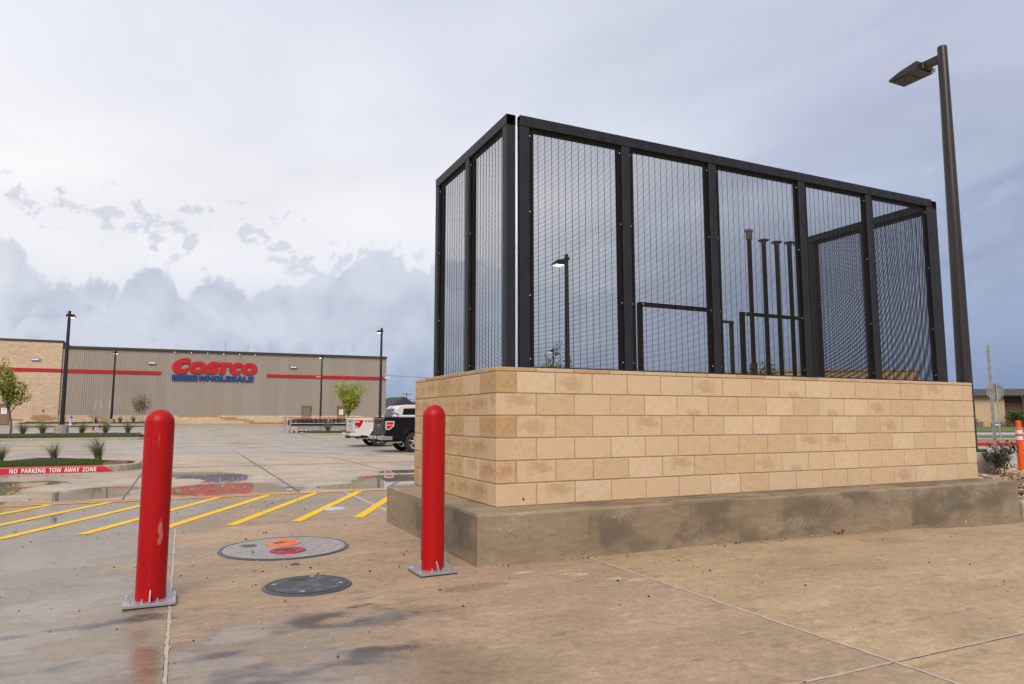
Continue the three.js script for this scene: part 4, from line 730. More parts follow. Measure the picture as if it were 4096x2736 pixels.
function tree(name, label, pos, o) {                                // o: height, trunk height, crown rx / y radius, leaf size and count, colour
  const r = rng(o.seed), t = thing(name, label, 'tree', pos, 0, o.group), wood = [], tips = [];
  const stems = o.stems || 1;
  const grow = (p, d, L, rad, lev) => {
    const pts = [p.clone()]; let q = p.clone(), dir = d.clone(); const n = 4;
    for (let i = 0; i < n; i++) { dir.add(V((r() - 0.5) * 0.3, (r() - 0.35) * 0.2, (r() - 0.5) * 0.3)).normalize(); q = q.clone().addScaledVector(dir, L / n); pts.push(q); if (lev > 0) tips.push([q, lev]); }
    wood.push(tube(pts, rad, rad * 0.55, lev ? 5 : 8));
    if (lev < 3) { const kids = lev === 0 ? o.limbs || 6 : 4; for (let k = 0; k < kids; k++) { const b = pts[lev === 0 ? (k % 2 ? n : n - 1) : 1 + (k % n)], a = r() * 6.28 + k * 2.4, up = lev === 0 ? 0.75 + r() * 0.7 : 0.25 + r() * 0.6; grow(b, V(Math.cos(a) * (o.spread || 0.6), up, Math.sin(a) * (o.spread || 0.6)).add(dir.clone().multiplyScalar(0.35)).normalize(), L * (lev === 0 ? o.limbRatio || 0.75 : 0.55) * (0.75 + r() * 0.5), rad * 0.5, lev + 1); } }
  };
  for (let s = 0; s < stems; s++) grow(V(stems > 1 ? (s - 1) * 0.07 : 0, 0, 0), V(stems > 1 ? (s - (stems - 1) / 2) * 0.2 : 0.02, 1, stems > 1 ? (r() - 0.5) * 0.2 : 0).normalize(), o.trunk, o.rad, 0);
  part('trunk', wood, o.bark || bark, t);
  const P1 = [], P2 = [];
  for (let i = 0; i < o.leaves; i++) {
    const [q, lev] = tips[Math.floor(r() * tips.length)]; if (lev < 2 && r() < 0.75) { i -= 0.6; continue; }
    const c = q.clone().add(V((r() - 0.5), (r() - 0.5), (r() - 0.5)).multiplyScalar(o.fuzz || 0.5)), s = o.leaf * (0.6 + r() * 0.8), e = new THREE.Euler((r() - 0.5) * 2.2, r() * 6.28, (r() - 0.5) * 2.2 + (o.droop || 0)), a = V(-s, 0, 0).applyEuler(e).add(c), b = V(0, 0, s * (o.slim || 0.42)).applyEuler(e).add(c), d = V(s, s * 0.15, 0).applyEuler(e).add(c), f = V(0, 0, -s * (o.slim || 0.42)).applyEuler(e).add(c);
    (r() < 0.6 ? P1 : P2).push(...a.toArray(), ...b.toArray(), ...d.toArray(), ...a.toArray(), ...d.toArray(), ...f.toArray());
  }
  const crown = part('crown', fromTris(P1), mat(...o.colour, 0.8, { transmission: 0.35, side: THREE.DoubleSide }), t);
  part('older_leaves', fromTris(P2), mat(...o.colour2, 0.8, { transmission: 0.3, side: THREE.DoubleSide }), crown);
  if (o.scale) t.scale.setScalar(o.scale);
  return t;
}
tree('young_tree', 'slim young tree with sparse lime leaves at the left edge', [-12.0, 0.15, -45.8], { seed: 31, trunk: 1.75, rad: 0.06, limbs: 7, limbRatio: 0.85, spread: 0.55, leaves: 2300, leaf: 0.085, fuzz: 0.34, colour: [0.36, 0.4, 0.04], colour2: [0.25, 0.28, 0.03], scale: 1.04 });
tree('young_tree', 'round lime green young tree beside the trolley park', [8.35, gy(7.8, -46.2) + 0.12, -46.2], { seed: 44, trunk: 1.65, rad: 0.055, limbs: 10, limbRatio: 0.8, spread: 0.85, leaves: 5200, leaf: 0.085, slim: 0.28, fuzz: 0.45, colour: [0.42, 0.47, 0.03], colour2: [0.27, 0.33, 0.025] });
tree('shrub_tree', 'thin many stemmed shrub tree behind the left bollard', [-6.85, gy(-6.9, -84) + 0.14, -84], { seed: 57, stems: 4, trunk: 1.3, rad: 0.03, limbs: 4, limbRatio: 0.8, spread: 0.5, leaves: 900, leaf: 0.085, fuzz: 0.4, colour: [0.18, 0.2, 0.06], colour2: [0.13, 0.14, 0.04], bark: mat(0.28, 0.24, 0.19, 0.9) });

// ------------------------------------------------------------------ lamp posts
const bronze = new THREE.MeshStandardMaterial({ map: paint(128, 512, (x, y) => { const k = 0.85 + (fbm(x / 10, y / 40, 4, 1001) - 0.5) * 0.5; return [0.05 * k, 0.043 * k, 0.037 * k]; }), roughness: 0.34, metalness: 0.35 });
const bronzeDark = mat(0.014, 0.0125, 0.012, 0.5);
const baseMat = new THREE.MeshStandardMaterial({ map: paint(512, 128, (x, y) => { const k = 0.85 + (fbm(x / 16, y / 70, 4, 1011) - 0.5) * 0.35; return mix3([0.46 * k, 0.41 * k, 0.35 * k], [0.36, 0.22, 0.1], ss(0.52, 0.7, fbm(x / 22, y / 120, 4, 1015)) * 0.7); }), roughness: 0.85 });
const baseGrey = new THREE.MeshStandardMaterial({ map: paint(512, 256, (x, y) => { const k = 0.8 + (fbm(x / 30, y / 22, 5, 1021) - 0.5) * 0.8; return mix3([0.44 * k, 0.41 * k, 0.37 * k], [0.16, 0.145, 0.125], ss(0.58, 0.72, fbm(x / 40, y / 90, 4, 1025)) * 0.8); }), roughness: 0.85 });
const ledMat = new THREE.MeshStandardMaterial({ color: 0xffffff, emissive: new THREE.Color(1, 0.83, 0.58), emissiveIntensity: 3.2, roughness: 0.4 });
function lampPost(label, [x, z], H, heads, lit, base = baseMat, lean = 0, r0 = 0.128, r1 = 0.082) {
  const y = gy(x, z), t = thing('lamp_post', label, 'lamp post', [x, y, z], 0, 'parking lot lamp posts'), bh = 0.62;
  part('concrete_base', lathe([[0.385, -0.05], [0.385, bh - 0.02], [0.365, bh], [0.001, bh]], 40), base, t);
  part('pole', lathe([[r0, bh], [r1, H - 0.012], [r1 - 0.01, H], [0.001, H]], 24), lit ? bronzeDark : bronze, t);
  part('pole_flange', box(-0.17, 0.17, bh + 0.0005, bh + 0.03, -0.17, 0.17, 0.004), bronzeDark, t);
  for (const a of heads) {                                          // a = turn of the head about the pole; built along -z
    const hg = new THREE.Group(); hg.name = 'lamp_head'; hg.rotation.y = a; t.add(hg);
    const y0 = H - 0.3;
    const side = shapeOf([[0.36, 0], [0.95, 0], [0.95, 0.03], [0.72, 0.1], [0.4, 0.15], [0.36, 0.15]]);
    const housing = merge([extrude(side, 0.46, 0.006).translate(0, 0, -0.23).rotateY(Math.PI / 2).translate(0, y0 - 0.02, 0), box(-0.05, 0.05, y0 + 0.01, y0 + 0.16, -0.37, -r1 * 0.9, 0.008), box(-0.09, 0.09, y0 + 0.0, y0 + 0.15, -0.4, -0.33, 0.01)]);
    part('housing', housing, lit ? bronzeDark : bronze, hg);
    part('lens_panel', box(-0.19, 0.19, y0 - 0.033, y0 - 0.0285, -0.9, -0.56, 0.001), lit ? ledMat : mat(0.008, 0.008, 0.008, 0.4), hg);
    if (!lit) for (let i = 0; i < 6; i++) for (let k = 0; k < 8; k++) part('led', new THREE.SphereGeometry(0.0065, 6, 4).translate(-0.15 + i * 0.06, y0 - 0.035, -0.88 + k * 0.042), mat(0.4, 0.36, 0.22, 0.3), hg);
    if (lit) part('mount_box', box(-0.07, 0.07, y0 + 0.02, y0 + 0.15, r1 * 0.9, r1 + 0.09, 0.01), bronzeDark, hg);
    if (!lit) part('photocell', [cyl(0.045, 0.06, 12).translate(0.17, y0 - 0.02, -0.31)], galv, hg);
    if (lit) { const s = new THREE.SpotLight(0xffdca8, 25, 0, 0.72, 0.5, 2); s.position.set(0, y0 - 0.06, -0.73); s.target.position.set(0, y0 - 3, -0.73); s.castShadow = true; s.shadow.radius = 6; hg.add(s, s.target); }
  }
  t.rotation.z = lean; return t;
}
lampPost('nearest lamp post, unlit, rising behind the right end of the wall', [10.16, -2.1], 8.25, [0], false, baseGrey, -0.006, 0.135, 0.084);
lampPost('lamp post on the brown streaked base left of the bollard', [-9.32, -45.4], 7.77, [0], true).position.y += 0.18;
lampPost('far lamp post on a white base in front of the ribbed wall', [-9.8, -84.3], 8.35, [0], true, baseGrey);
lampPost('far lamp post behind the trolley park', [12.7, -81.6], 8.5, [0], true);
lampPost('lamp post behind the white pickup at the warehouse corner', [12.5, -52.3], 8.85, [0], true);
lampPost('lit lamp post seen through the first mesh bay', [12.15, -19.9], 8.4, [0], true);
lampPost('tiny far lamp post seen low through the first mesh bay', [33.4, -60], 8.6, [0], true);

// ------------------------------------------------------------------ hydrant, bare sign posts
{
  const s = 1.25, x = -13.2, z = -80.6, t = thing('fire_hydrant', 'silver fire hydrant with a blue bonnet by the far island', 'hydrant', [x, gy(x, z), z]), sil = mat(0.62, 0.63, 0.65, 0.35, { metalness: 0.5 });
  part('barrel', lathe([[0.16, 0], [0.16, 0.05], [0.115, 0.06], [0.115, 0.5], [0.15, 0.52], [0.15, 0.56], [0.11, 0.57]], 20), sil, t);
  part('bonnet', lathe([[0.115, 0.57], [0.13, 0.6], [0.1, 0.7], [0.05, 0.76], [0.03, 0.82], [0.001, 0.82]], 20), mat(0.01, 0.13, 0.42, 0.4), t);
  for (const a of [-1, 1]) part('nozzle', [rod(V(a * 0.1, 0.42, 0), V(a * 0.2, 0.42, 0), 0.055, 0.055, 12), rod(V(a * 0.2, 0.42, 0), V(a * 0.235, 0.42, 0), 0.07, 0.06, 12)], sil, t);
  part('pumper_nozzle', rod(V(0, 0.38, 0.1), V(0, 0.38, 0.21), 0.075, 0.075, 14), sil, t); t.scale.setScalar(s);
}
[[-9.42, -63.5, 0.03, 'leftmost of the three bare sign posts, leaning'], [-9.35, -68, 0.0, 'middle of the three bare sign posts'], [-9.0, -72, -0.01, 'rightmost of the three bare sign posts, beside the lamp']].forEach(([x, z, lean, l]) => {
  const t = thing('sign_post', l, 'post', [x, gy(x, z), z], 0, 'bare sign posts'); part('sleeve', cyl(0.07, 0.3, 12), mat(0.03, 0.03, 0.035, 0.7), t); part('tube', cyl(0.035, 2.5, 10).translate(0, 0.05, 0), galv, t); part('square_top', box(-0.05, 0.05, 1.9, 2.62, -0.05, 0.05, 0.004), galv, t); t.rotation.z = -lean;
});

// ------------------------------------------------------------------ trolley park with nested trolleys
{
  const g0 = gy(6, -53), t = thing('trolley_park', 'galvanised pipe rails of the trolley park', 'cart corral', [0, g0, 0]), x1 = 11.5;
  for (const [z, xs] of [[-51.3, [5.12, 8.05, 11]], [-55.2, [5.2, 8.1, 11]]]) {
    for (const x of xs) part('post', cyl(0.062, 1.3, 12).translate(x, 0, z), galv, t);
    for (const y of [1.24, 0.74, 0.26]) part('rail', rod(V(xs[0], y, z), V(x1, y, z), 0.032, 0.032, 10), galv, t);
  }
  part('end_bar', rod(V(5.2, 1.24, -55.2), V(5.12, 1.24, -51.3), 0.035, 0.035, 8), mat(0.6, 0.2, 0.2, 0.6), t);
  const wire = mat(0.05, 0.05, 0.056, 0.45, { metalness: 0.5 }), navy = mat(0.022, 0.028, 0.06, 0.6), redP = mat(0.42, 0.012, 0.02, 0.5), tyre = mat(0.02, 0.02, 0.02, 0.7);
  const cart = thing('shopping_cart', 'x', 'shopping cart', [0, g0, 0], 0, 'nested shopping carts');
  { // front of the trolley looks to -x
    const bars = []; for (const z of [-0.27, 0.27]) { for (let k = 0; k < 5; k++) bars.push(rod(V(-0.48, 0.56 + k * 0.1, z * 0.86), V(0.42, 0.52 + k * 0.13, z), 0.012, 0.012, 4, true)); for (let k = 0; k < 7; k++) bars.push(rod(V(-0.46 + k * 0.145, 0.54, z * 0.88), V(-0.48 + k * 0.15, 0.96 + k * 0.012, z * 0.95), 0.011, 0.011, 4, true)); } for (let k = 0; k < 6; k++) bars.push(rod(V(-0.48, 0.56, -0.23 + k * 0.092), V(-0.49, 0.95, -0.23 + k * 0.092), 0.012, 0.012, 4, true), rod(V(-0.47, 0.55, -0.23 + k * 0.092), V(0.42, 0.52, -0.26 + k * 0.104), 0.012, 0.012, 4, true));
    part('basket', bars, wire, cart);
    part('basket_rim', [rod(V(-0.5, 0.97, -0.25), V(0.44, 1.06, -0.28), 0.014, 0.014, 6), rod(V(-0.5, 0.97, 0.25), V(0.44, 1.06, 0.28), 0.014, 0.014, 6), rod(V(-0.5, 0.97, -0.25), V(-0.5, 0.97, 0.25), 0.014, 0.014, 6)], redP, cart);
    part('handle', [rod(V(0.52, 1.12, -0.29), V(0.52, 1.12, 0.29), 0.02, 0.02, 8), rod(V(0.44, 1.06, -0.28), V(0.52, 1.12, -0.29), 0.014, 0.014, 6), rod(V(0.44, 1.06, 0.28), V(0.52, 1.12, 0.29), 0.014, 0.014, 6)], redP, cart);
    part('front_panel', box(-0.53, -0.505, 0.6, 0.94, -0.22, 0.22, 0.01), navy, cart); part('lower_liner', box(-0.42, 0.4, 0.5, 0.66, -0.235, 0.235, 0.02), navy, cart);
    part('chassis', [rod(V(-0.45, 0.2, -0.2), V(0.45, 0.2, -0.28), 0.018, 0.018, 6), rod(V(-0.45, 0.2, 0.2), V(0.45, 0.2, 0.28), 0.018, 0.018, 6), rod(V(0.3, 0.2, -0.27), V(0.2, 0.54, -0.25), 0.016, 0.016, 6), rod(V(0.3, 0.2, 0.27), V(0.2, 0.54, 0.25), 0.016, 0.016, 6), rod(V(0.34, 0.2, -0.27), V(0.46, 0.56, -0.27), 0.016, 0.016, 6), rod(V(0.34, 0.2, 0.27), V(0.46, 0.56, 0.27), 0.016, 0.016, 6), rod(V(-0.42, 0.2, -0.2), V(-0.2, 0.2, 0.2), 0.012, 0.012, 5)], mat(0.1, 0.13, 0.14, 0.5, { metalness: 0.4 }), cart);
    for (const [x, z] of [[-0.42, -0.2], [-0.42, 0.2], [0.4, -0.27], [0.4, 0.27]]) part('wheel', rod(V(x, 0.065, z - 0.018), V(x, 0.065, z + 0.018), 0.065, 0.065, 12), tyre, cart);
    cart.scale.setScalar(1.05);
  }
  const nth = ['first', 'second', 'third', 'fourth', 'fifth', 'sixth', 'seventh', 'eighth', 'ninth', 'tenth', 'eleventh', 'twelfth'];
  for (let k = 0; k < 12; k++) { const l = `${nth[k]} shopping cart from the open left end of the trolley park`, p = [5.75 + k * 0.36, g0, -53.1]; if (k) { copy(cart, l, p, 0, 1.05); } else { cart.position.set(...p); cart.userData.label = l; } }
}

// ------------------------------------------------------------------ pickups
const glassDark = mat(0.012, 0.014, 0.017, 0.08, { sheen: 0.001, specularIntensity: 0.35 }), chrome = mat(0.72, 0.72, 0.73, 0.12, { metalness: 1 }), plastic = mat(0.016, 0.016, 0.017, 0.6), rubberTyre = mat(0.018, 0.018, 0.019, 0.75), lampRed = mat(0.5, 0.008, 0.014, 0.15, { clearcoat: 1 }), lampClear = mat(0.7, 0.68, 0.68, 0.15, { clearcoat: 1 });
function pickup(label, [x, z], o) {
  const y = gy(x + 1.2, z - 1), t = thing('pickup_truck', label, 'pickup truck', [x, y, z], 0, 'parked pickup trucks'), P = mat(...o.paint, 0.32, { clearcoat: o.coat ?? 1, clearcoatRoughness: 0.06, specularIntensity: 0.5 }), W = 2.02, R = 1.36, wx = 1.18, fx = 4.85, tr = 0.405, ar = 0.5;
  const arch = (s, cx) => { s.lineTo(cx + ar, 0.52); s.absarc(cx, 0.42, ar, Math.asin(0.1 / ar), Math.PI - Math.asin(0.1 / ar), false); };
  const side = () => { const s = new THREE.Shape(); s.moveTo(0.03, 0.62); s.lineTo(-0.01, 0.9); s.lineTo(0.03, R); s.lineTo(1.83, R); s.lineTo(1.83, 0.5); arch(s, wx); s.lineTo(0.3, 0.56); s.closePath(); return s; };
  for (const [zz, n] of [[-0.1, 'bed_side'], [-W + 0.0, 'bed_side']]) part(n, extrude(side(), 0.1, 0.014, 20).translate(0, 0, zz), P, t);
  const fl = new THREE.Shape(); fl.absarc(wx, 0.42, ar + 0.075, 0.1, Math.PI - 0.1, false); fl.absarc(wx, 0.42, ar + 0.005, Math.PI - 0.1, 0.1, true); part('fender_flare', extrude(fl, 0.03, 0.008, 20).translate(0, 0, 0.012), o.flare || P, t);
  const gate = part('tailgate', [box(-0.03, 0.05, 0.66, R - 0.005, -W + 0.125, -0.125, 0.025), box(-0.055, 0.02, R - 0.09, R - 0.012, -W + 0.13, -0.13, 0.02), box(-0.045, 0.02, 0.86, 1.1, -W + 0.3, -0.3, 0.015)], P, t);
  part('emblem', at(cyl(0.07, 0.012, 24).scale(1.35, 1, 0.75), -0.046, 1.02, -W / 2, 0, 0, Math.PI / 2).rotateX(0), o.emblem, gate); part('latch_handle', box(-0.062, -0.02, 1.17, 1.235, -W / 2 - 0.11, -W / 2 + 0.11, 0.01), plastic, gate);
  part('bed_floor', box(0.05, 1.85, 0.72, 0.8, -W + 0.1, -0.1, 0.01), plastic, t); part('rail_cap', [box(0.04, 1.82, R + 0.014, R + 0.036, -0.12, 0.005, 0.008), box(0.04, 1.82, R + 0.014, R + 0.036, -W + 0.0, -W + 0.12, 0.008)], plastic, t);
  // cab and bonnet
  const low = new THREE.Shape(); low.moveTo(1.86, 0.5); low.lineTo(1.86, R); low.lineTo(4.3, R - 0.02); low.lineTo(5.3, R - 0.1); low.lineTo(5.62, 1.15); low.lineTo(5.66, 0.55); low.lineTo(fx + ar, 0.55); low.absarc(fx, 0.42, ar, Math.asin(0.13 / ar), Math.PI - Math.asin(0.08 / ar), false); low.closePath();
  part('cab_body', extrude(low, W - 0.06, 0.03, 16).translate(0, 0, -W + 0.03), P, t);
  const ghs = shapeOf([[1.88, R], [2.02, 1.8], [2.14, 1.9], [2.5, 1.945], [3.4, 1.94], [3.62, 1.87], [4.3, R]]), gh = part('cab_roof', extrude(ghs, W - 0.36, 0.06, 6).translate(0, 0, -W + 0.18), P, t);
  const zs = -0.114;
  for (const [a, b] of [[[2.28, 1.42, 2.36, 1.82], [3.18, 1.42, 3.18, 1.85]], [[3.26, 1.42, 3.26, 1.85], [4.06, 1.42, 3.52, 1.83]]]) part('side_window', extrude(shapeOf([[a[0], a[1]], [b[0], b[1]], [b[2], b[3]], [a[2], a[3]]]), 0.008).translate(0, 0, zs - 0.002), glassDark, gh);
  part('rear_window', fromTris([1.83, 1.42, -0.28, 1.83, 1.42, -W + 0.28, 1.945, 1.82, -W + 0.36, 1.83, 1.42, -0.28, 1.945, 1.82, -W + 0.36, 1.945, 1.82, -0.36]).translate(-0.012, 0, 0), glassDark, gh);
  part('high_brake_light', box(1.965, 2.03, 1.845, 1.885, -W / 2 - 0.12, -W / 2 + 0.12, 0.005), lampRed, gh);
  part('door_seam', box(2.18, 2.19, 0.6, 1.38, 0.0, 0.004, 0.0005), plastic, t);
  part('door_handle', box(2.3, 2.5, 1.2, 1.245, 0.0, 0.03, 0.01), o.trim, t);
  // lights wrap the rear corners
  for (const s of [0, 1]) { const z0 = s ? -W - 0.022 : -0.1, l = part('tail_light', extrude(shapeOf(o.lamp), 0.122).translate(0, 0, z0), lampRed, t); for (const q of o.clear) part('clear_lens', extrude(shapeOf(q), 0.126).translate(0, 0, z0 - 0.002), lampClear, l); if (o.bezel) part('bezel', extrude(shapeOf(o.bezel), 0.118).translate(0, 0, z0 + 0.002), lampClear, l); }
  const bm = part('rear_bumper', [box(-0.2, -0.02, 0.5, 0.68, -0.72, 0.0, 0.03), box(-0.2, -0.02, 0.5, 0.68, -W, -W + 0.72, 0.03), box(-0.06, 0.26, 0.5, 0.66, -0.06, 0.015, 0.015)], o.bumper, t);
  part('step_pad', [box(-0.19, -0.02, 0.47, 0.66, -W + 0.725, -0.725, 0.015), box(-0.2, 0.0, 0.683, 0.7, -W + 0.05, -0.05, 0.006)], plastic, bm); part('number_plate', box(-0.195, -0.19, 0.54, 0.65, -W / 2 - 0.15, -W / 2 + 0.15, 0.002), lampClear, bm); part('hitch', box(-0.25, 0, 0.4, 0.47, -W / 2 - 0.06, -W / 2 + 0.06, 0.01), plastic, bm);
  part('underbody', [box(0.1, 5.5, 0.42, 0.6, -W + 0.3, -0.3, 0.02), rod(V(wx, 0.4, -W + 0.3), V(wx, 0.4, -0.3), 0.08, 0.08, 10)], mat(0.02, 0.017, 0.014, 0.8), t);
  part('exhaust', [rod(V(0.12, 0.4, -0.33), V(0.9, 0.42, -0.36), 0.05, 0.05, 14, true), lathe([[0.05, 0], [0.056, 0.02], [0.046, 0.02]], 14).rotateZ(Math.PI / 2).translate(0.12, 0.4, -0.33)], chrome, t);
  for (const cx of [wx, fx]) for (const zz of [-0.03, -W + 0.31]) {
    const w = new THREE.Group(); w.name = 'wheel'; w.position.set(cx, tr, zz); t.add(w);
    part('tyre', lathe([[0.24, -0.27], [0.36, -0.275], [0.395, -0.25], [tr, -0.22], [tr, -0.06], [0.395, -0.03], [0.36, -0.005], [0.25, -0.01]], 40).rotateX(Math.PI / 2), rubberTyre, w);
    const sp = [lathe([[0.25, -0.25], [0.235, -0.1], [0.245, -0.012], [0.262, -0.006]], 36).rotateX(Math.PI / 2), at(cyl(0.07, 0.05, 16), 0, 0, -0.07, Math.PI / 2, 0, 0)];
    for (let k = 0; k < 6; k++) sp.push(at(box(-0.028, 0.028, 0.05, 0.243, -0.055, -0.02, 0.008), 0, 0, 0, 0, 0, k * Math.PI / 3 + 0.2));
    part('rim', sp, o.rim, w); part('brake_disc', at(cyl(0.2, 0.02, 24), 0, 0, -0.14, Math.PI / 2, 0, 0), mat(0.05, 0.05, 0.05, 0.5), w);
  }
  return t;
}
const wp = pickup('white pickup with red lettering on the bed side', [4.84, -27.23], { paint: [0.68, 0.66, 0.62], emblem: mat(0.02, 0.03, 0.06, 0.3), trim: mat(0.68, 0.66, 0.62, 0.3), bumper: mat(0.68, 0.66, 0.62, 0.3, { clearcoat: 1 }), rim: mat(0.1, 0.1, 0.105, 0.3, { metalness: 0.8 }), lamp: [[-0.02, 0.9], [0.16, 0.9], [0.24, 0.96], [0.36, 1.2], [0.37, 1.26], [-0.02, 1.26]], clear: [[[-0.024, 1.15], [0.17, 1.15], [0.19, 1.21], [-0.024, 1.21]], [[-0.024, 0.93], [0.09, 0.93], [0.11, 0.97], [-0.024, 0.97]]] });
{ const s = text('FX4', 0.1, 0.006, 0.42), p = s.attributes.position; for (let i = 0; i < p.count; i++) p.setX(i, p.getX(i) + p.getY(i) * 0.2); part('bed_lettering', s.translate(0.44, 1.16, 0.0145), mat(0.3, 0.02, 0.03, 0.4), wp); }
const bp = pickup('black pickup with a chrome bumper, half behind the wall', [4.68, -21.12], { coat: 0.2, paint: [0.003, 0.003, 0.0035], emblem: chrome, trim: chrome, bumper: chrome, rim: chrome, lamp: [[0.0, 0.93], [0.12, 0.93], [0.26, 1.06], [0.28, 1.2], [0.0, 1.2]], clear: [[[-0.004, 1.07], [0.265, 1.07], [0.265, 1.09], [-0.004, 1.09]]], bezel: [[-0.02, 0.9], [0.13, 0.9], [0.3, 1.05], [0.315, 1.235], [-0.02, 1.235]] });
single('roll_bar', 'silver bar sticking up out of the black pickup bed', 'bar', rod(V(5.05, 1.45, -21.6), V(5.75, 1.2, -21.7), 0.038, 0.038, 12), galv);
single('tool_box', 'long white tool box across the black pickup bed', 'tool box', box(5.3, 6.4, 0.72, 1.34, -22.6, -21.5, 0.03), mat(0.62, 0.62, 0.62, 0.45));

// ------------------------------------------------------------------ far roofs, trees and wires behind the trucks
const roofDark = mat(0.05, 0.053, 0.06, 0.85), siding = mat(0.36, 0.33, 0.3, 0.9);
function home(label, x, z, w, h, turn, n) { const t = thing('far_house', label, 'house', [x, 0, z], turn, 'far houses behind the trucks'), wl = part('wall', box(-w / 2, w / 2, -0.5, h, -5, 5, 0.02), siding, t); const g = shapeOf([[-w / 2 - 0.6, h], [w / 2 + 0.6, h], [0, h + w * 0.3]]); const rf = part('roof', extrude(g, 11).translate(0, 0, -5.5), roofDark, t); part('chimney', box(w * 0.15, w * 0.15 + 0.8, h + 0.5, h + w * 0.3 + 0.4, -1, 0, 0.02), siding, rf); for (const q of [-0.28, 0.22]) part('window', box(w * q, w * q + 1.4, h * 0.4, h * 0.75, 5.0, 5.05, 0.01), glassDark, wl); return t; }
home('dark roofed far house beside the warehouse corner', 70, -250, 15, 4.6, 0.3); home('dark roofed far house seen above the white cab', 80, -246, 14, 4.8, -0.5); home('dark roofed far house nearest the block wall', 91, -240, 13, 5.0, 0.2);
const farGreen = { colour: [0.07, 0.1, 0.025], colour2: [0.045, 0.07, 0.02], group: 'far trees beyond the lot' };
tree('far_tree', 'low far tree against the warehouse corner', [58, 0, -235], { seed: 91, trunk: 2.6, rad: 0.3, limbs: 8, limbRatio: 0.9, spread: 1.1, leaves: 2600, leaf: 0.42, fuzz: 2, ...farGreen, scale: 1.2 });
tree('far_tree', 'taller far tree just left of the block wall', [39, 0, -92], { seed: 92, trunk: 2.0, rad: 0.16, limbs: 7, limbRatio: 0.85, spread: 0.6, leaves: 2600, leaf: 0.16, fuzz: 0.8, ...farGreen, scale: 1.0 });
{ const t = thing('utility_pole', 'distant utility pole with a crossarm above the house roofs', 'utility pole', [77.5, 0, -262]), m = mat(0.07, 0.055, 0.045, 0.9); part('pole', cyl(0.16, 11.2, 8), m, t); part('crossarm', box(-1.9, 1.9, 10.6, 10.8, -0.1, 0.1, 0.01), m, t); for (const x of [-1.6, 0.9, 1.6]) part('insulator', cyl(0.07, 0.25, 8).translate(x, 10.8, 0), mat(0.3, 0.3, 0.3, 0.5), t);
  [['lower', 10.9], ['upper', 20]].forEach(([n, h]) => { const pts = []; for (let i = 0; i <= 24; i++) { const q = i / 24; pts.push(V(lerp(20, 200, q), h - Math.sin(q * Math.PI) * 1.6 - q * 3, -262)); } single('overhead_wire', `${n} overhead wire running behind the warehouse corner`, 'wire', tube(pts, 0.06, 0.06, 4), mat(0.05, 0.05, 0.055, 0.7), 'overhead wires'); }); }
tree('far_tree', 'bright sapling seen low through the first mesh bay', [18.6, 0, -34.5], { seed: 95, trunk: 1.7, rad: 0.05, limbs: 5, limbRatio: 0.95, spread: 0.35, leaves: 1300, leaf: 0.085, fuzz: 0.35, colour: [0.2, 0.27, 0.03], colour2: [0.12, 0.17, 0.02], group: 'far trees beyond the lot', scale: 1.25 });
tree('far_tree', 'small bushy sapling left of the one in the first bay', [22.9, 0, -46], { seed: 96, trunk: 1.8, rad: 0.05, limbs: 6, limbRatio: 0.75, spread: 0.55, leaves: 1200, leaf: 0.09, fuzz: 0.4, colour: [0.2, 0.27, 0.03], colour2: [0.12, 0.17, 0.02], group: 'far trees beyond the lot', scale: 1.3 });
tree('far_tree', 'dark sapling seen low through the third mesh bay', [27.5, 0, -24.5], { seed: 97, trunk: 1.7, rad: 0.05, limbs: 6, limbRatio: 0.85, spread: 0.55, leaves: 1600, leaf: 0.08, fuzz: 0.4, colour: [0.09, 0.11, 0.03], colour2: [0.07, 0.08, 0.025], group: 'far trees beyond the lot', scale: 1.05 });
{ // tan building seen as a low strip through the right mesh bays
  const t = thing('tan_building', 'tan building seen low through the last two mesh bays', 'building', [52, 0, -34.8], 0.02), m = mat(0.52, 0.37, 0.22, 0.9);
  const g = extrude(shapeOf([[0, 0], [-4.5, -2.2], [-16, -14], [0, -14], [9, -9], [2.95, 1.4]].map(([x, z]) => [x, -z])), 5.25).rotateX(-Math.PI / 2); part('wall', g, m, t);
  part('parapet', extrude(shapeOf([[0.1, 0.12], [-4.6, -2.1], [-16, -14], [0, -14.2], [9.1, -9], [3, 1.55]].map(([x, z]) => [x, -z])), 0.16).rotateX(-Math.PI / 2).translate(0, 5.25, 0), mat(0.42, 0.3, 0.19, 0.8), t); part('door', box(-1.6, -0.7, 0, 2.1, -0.9, -0.5, 0.02), darkTrim, t);
}

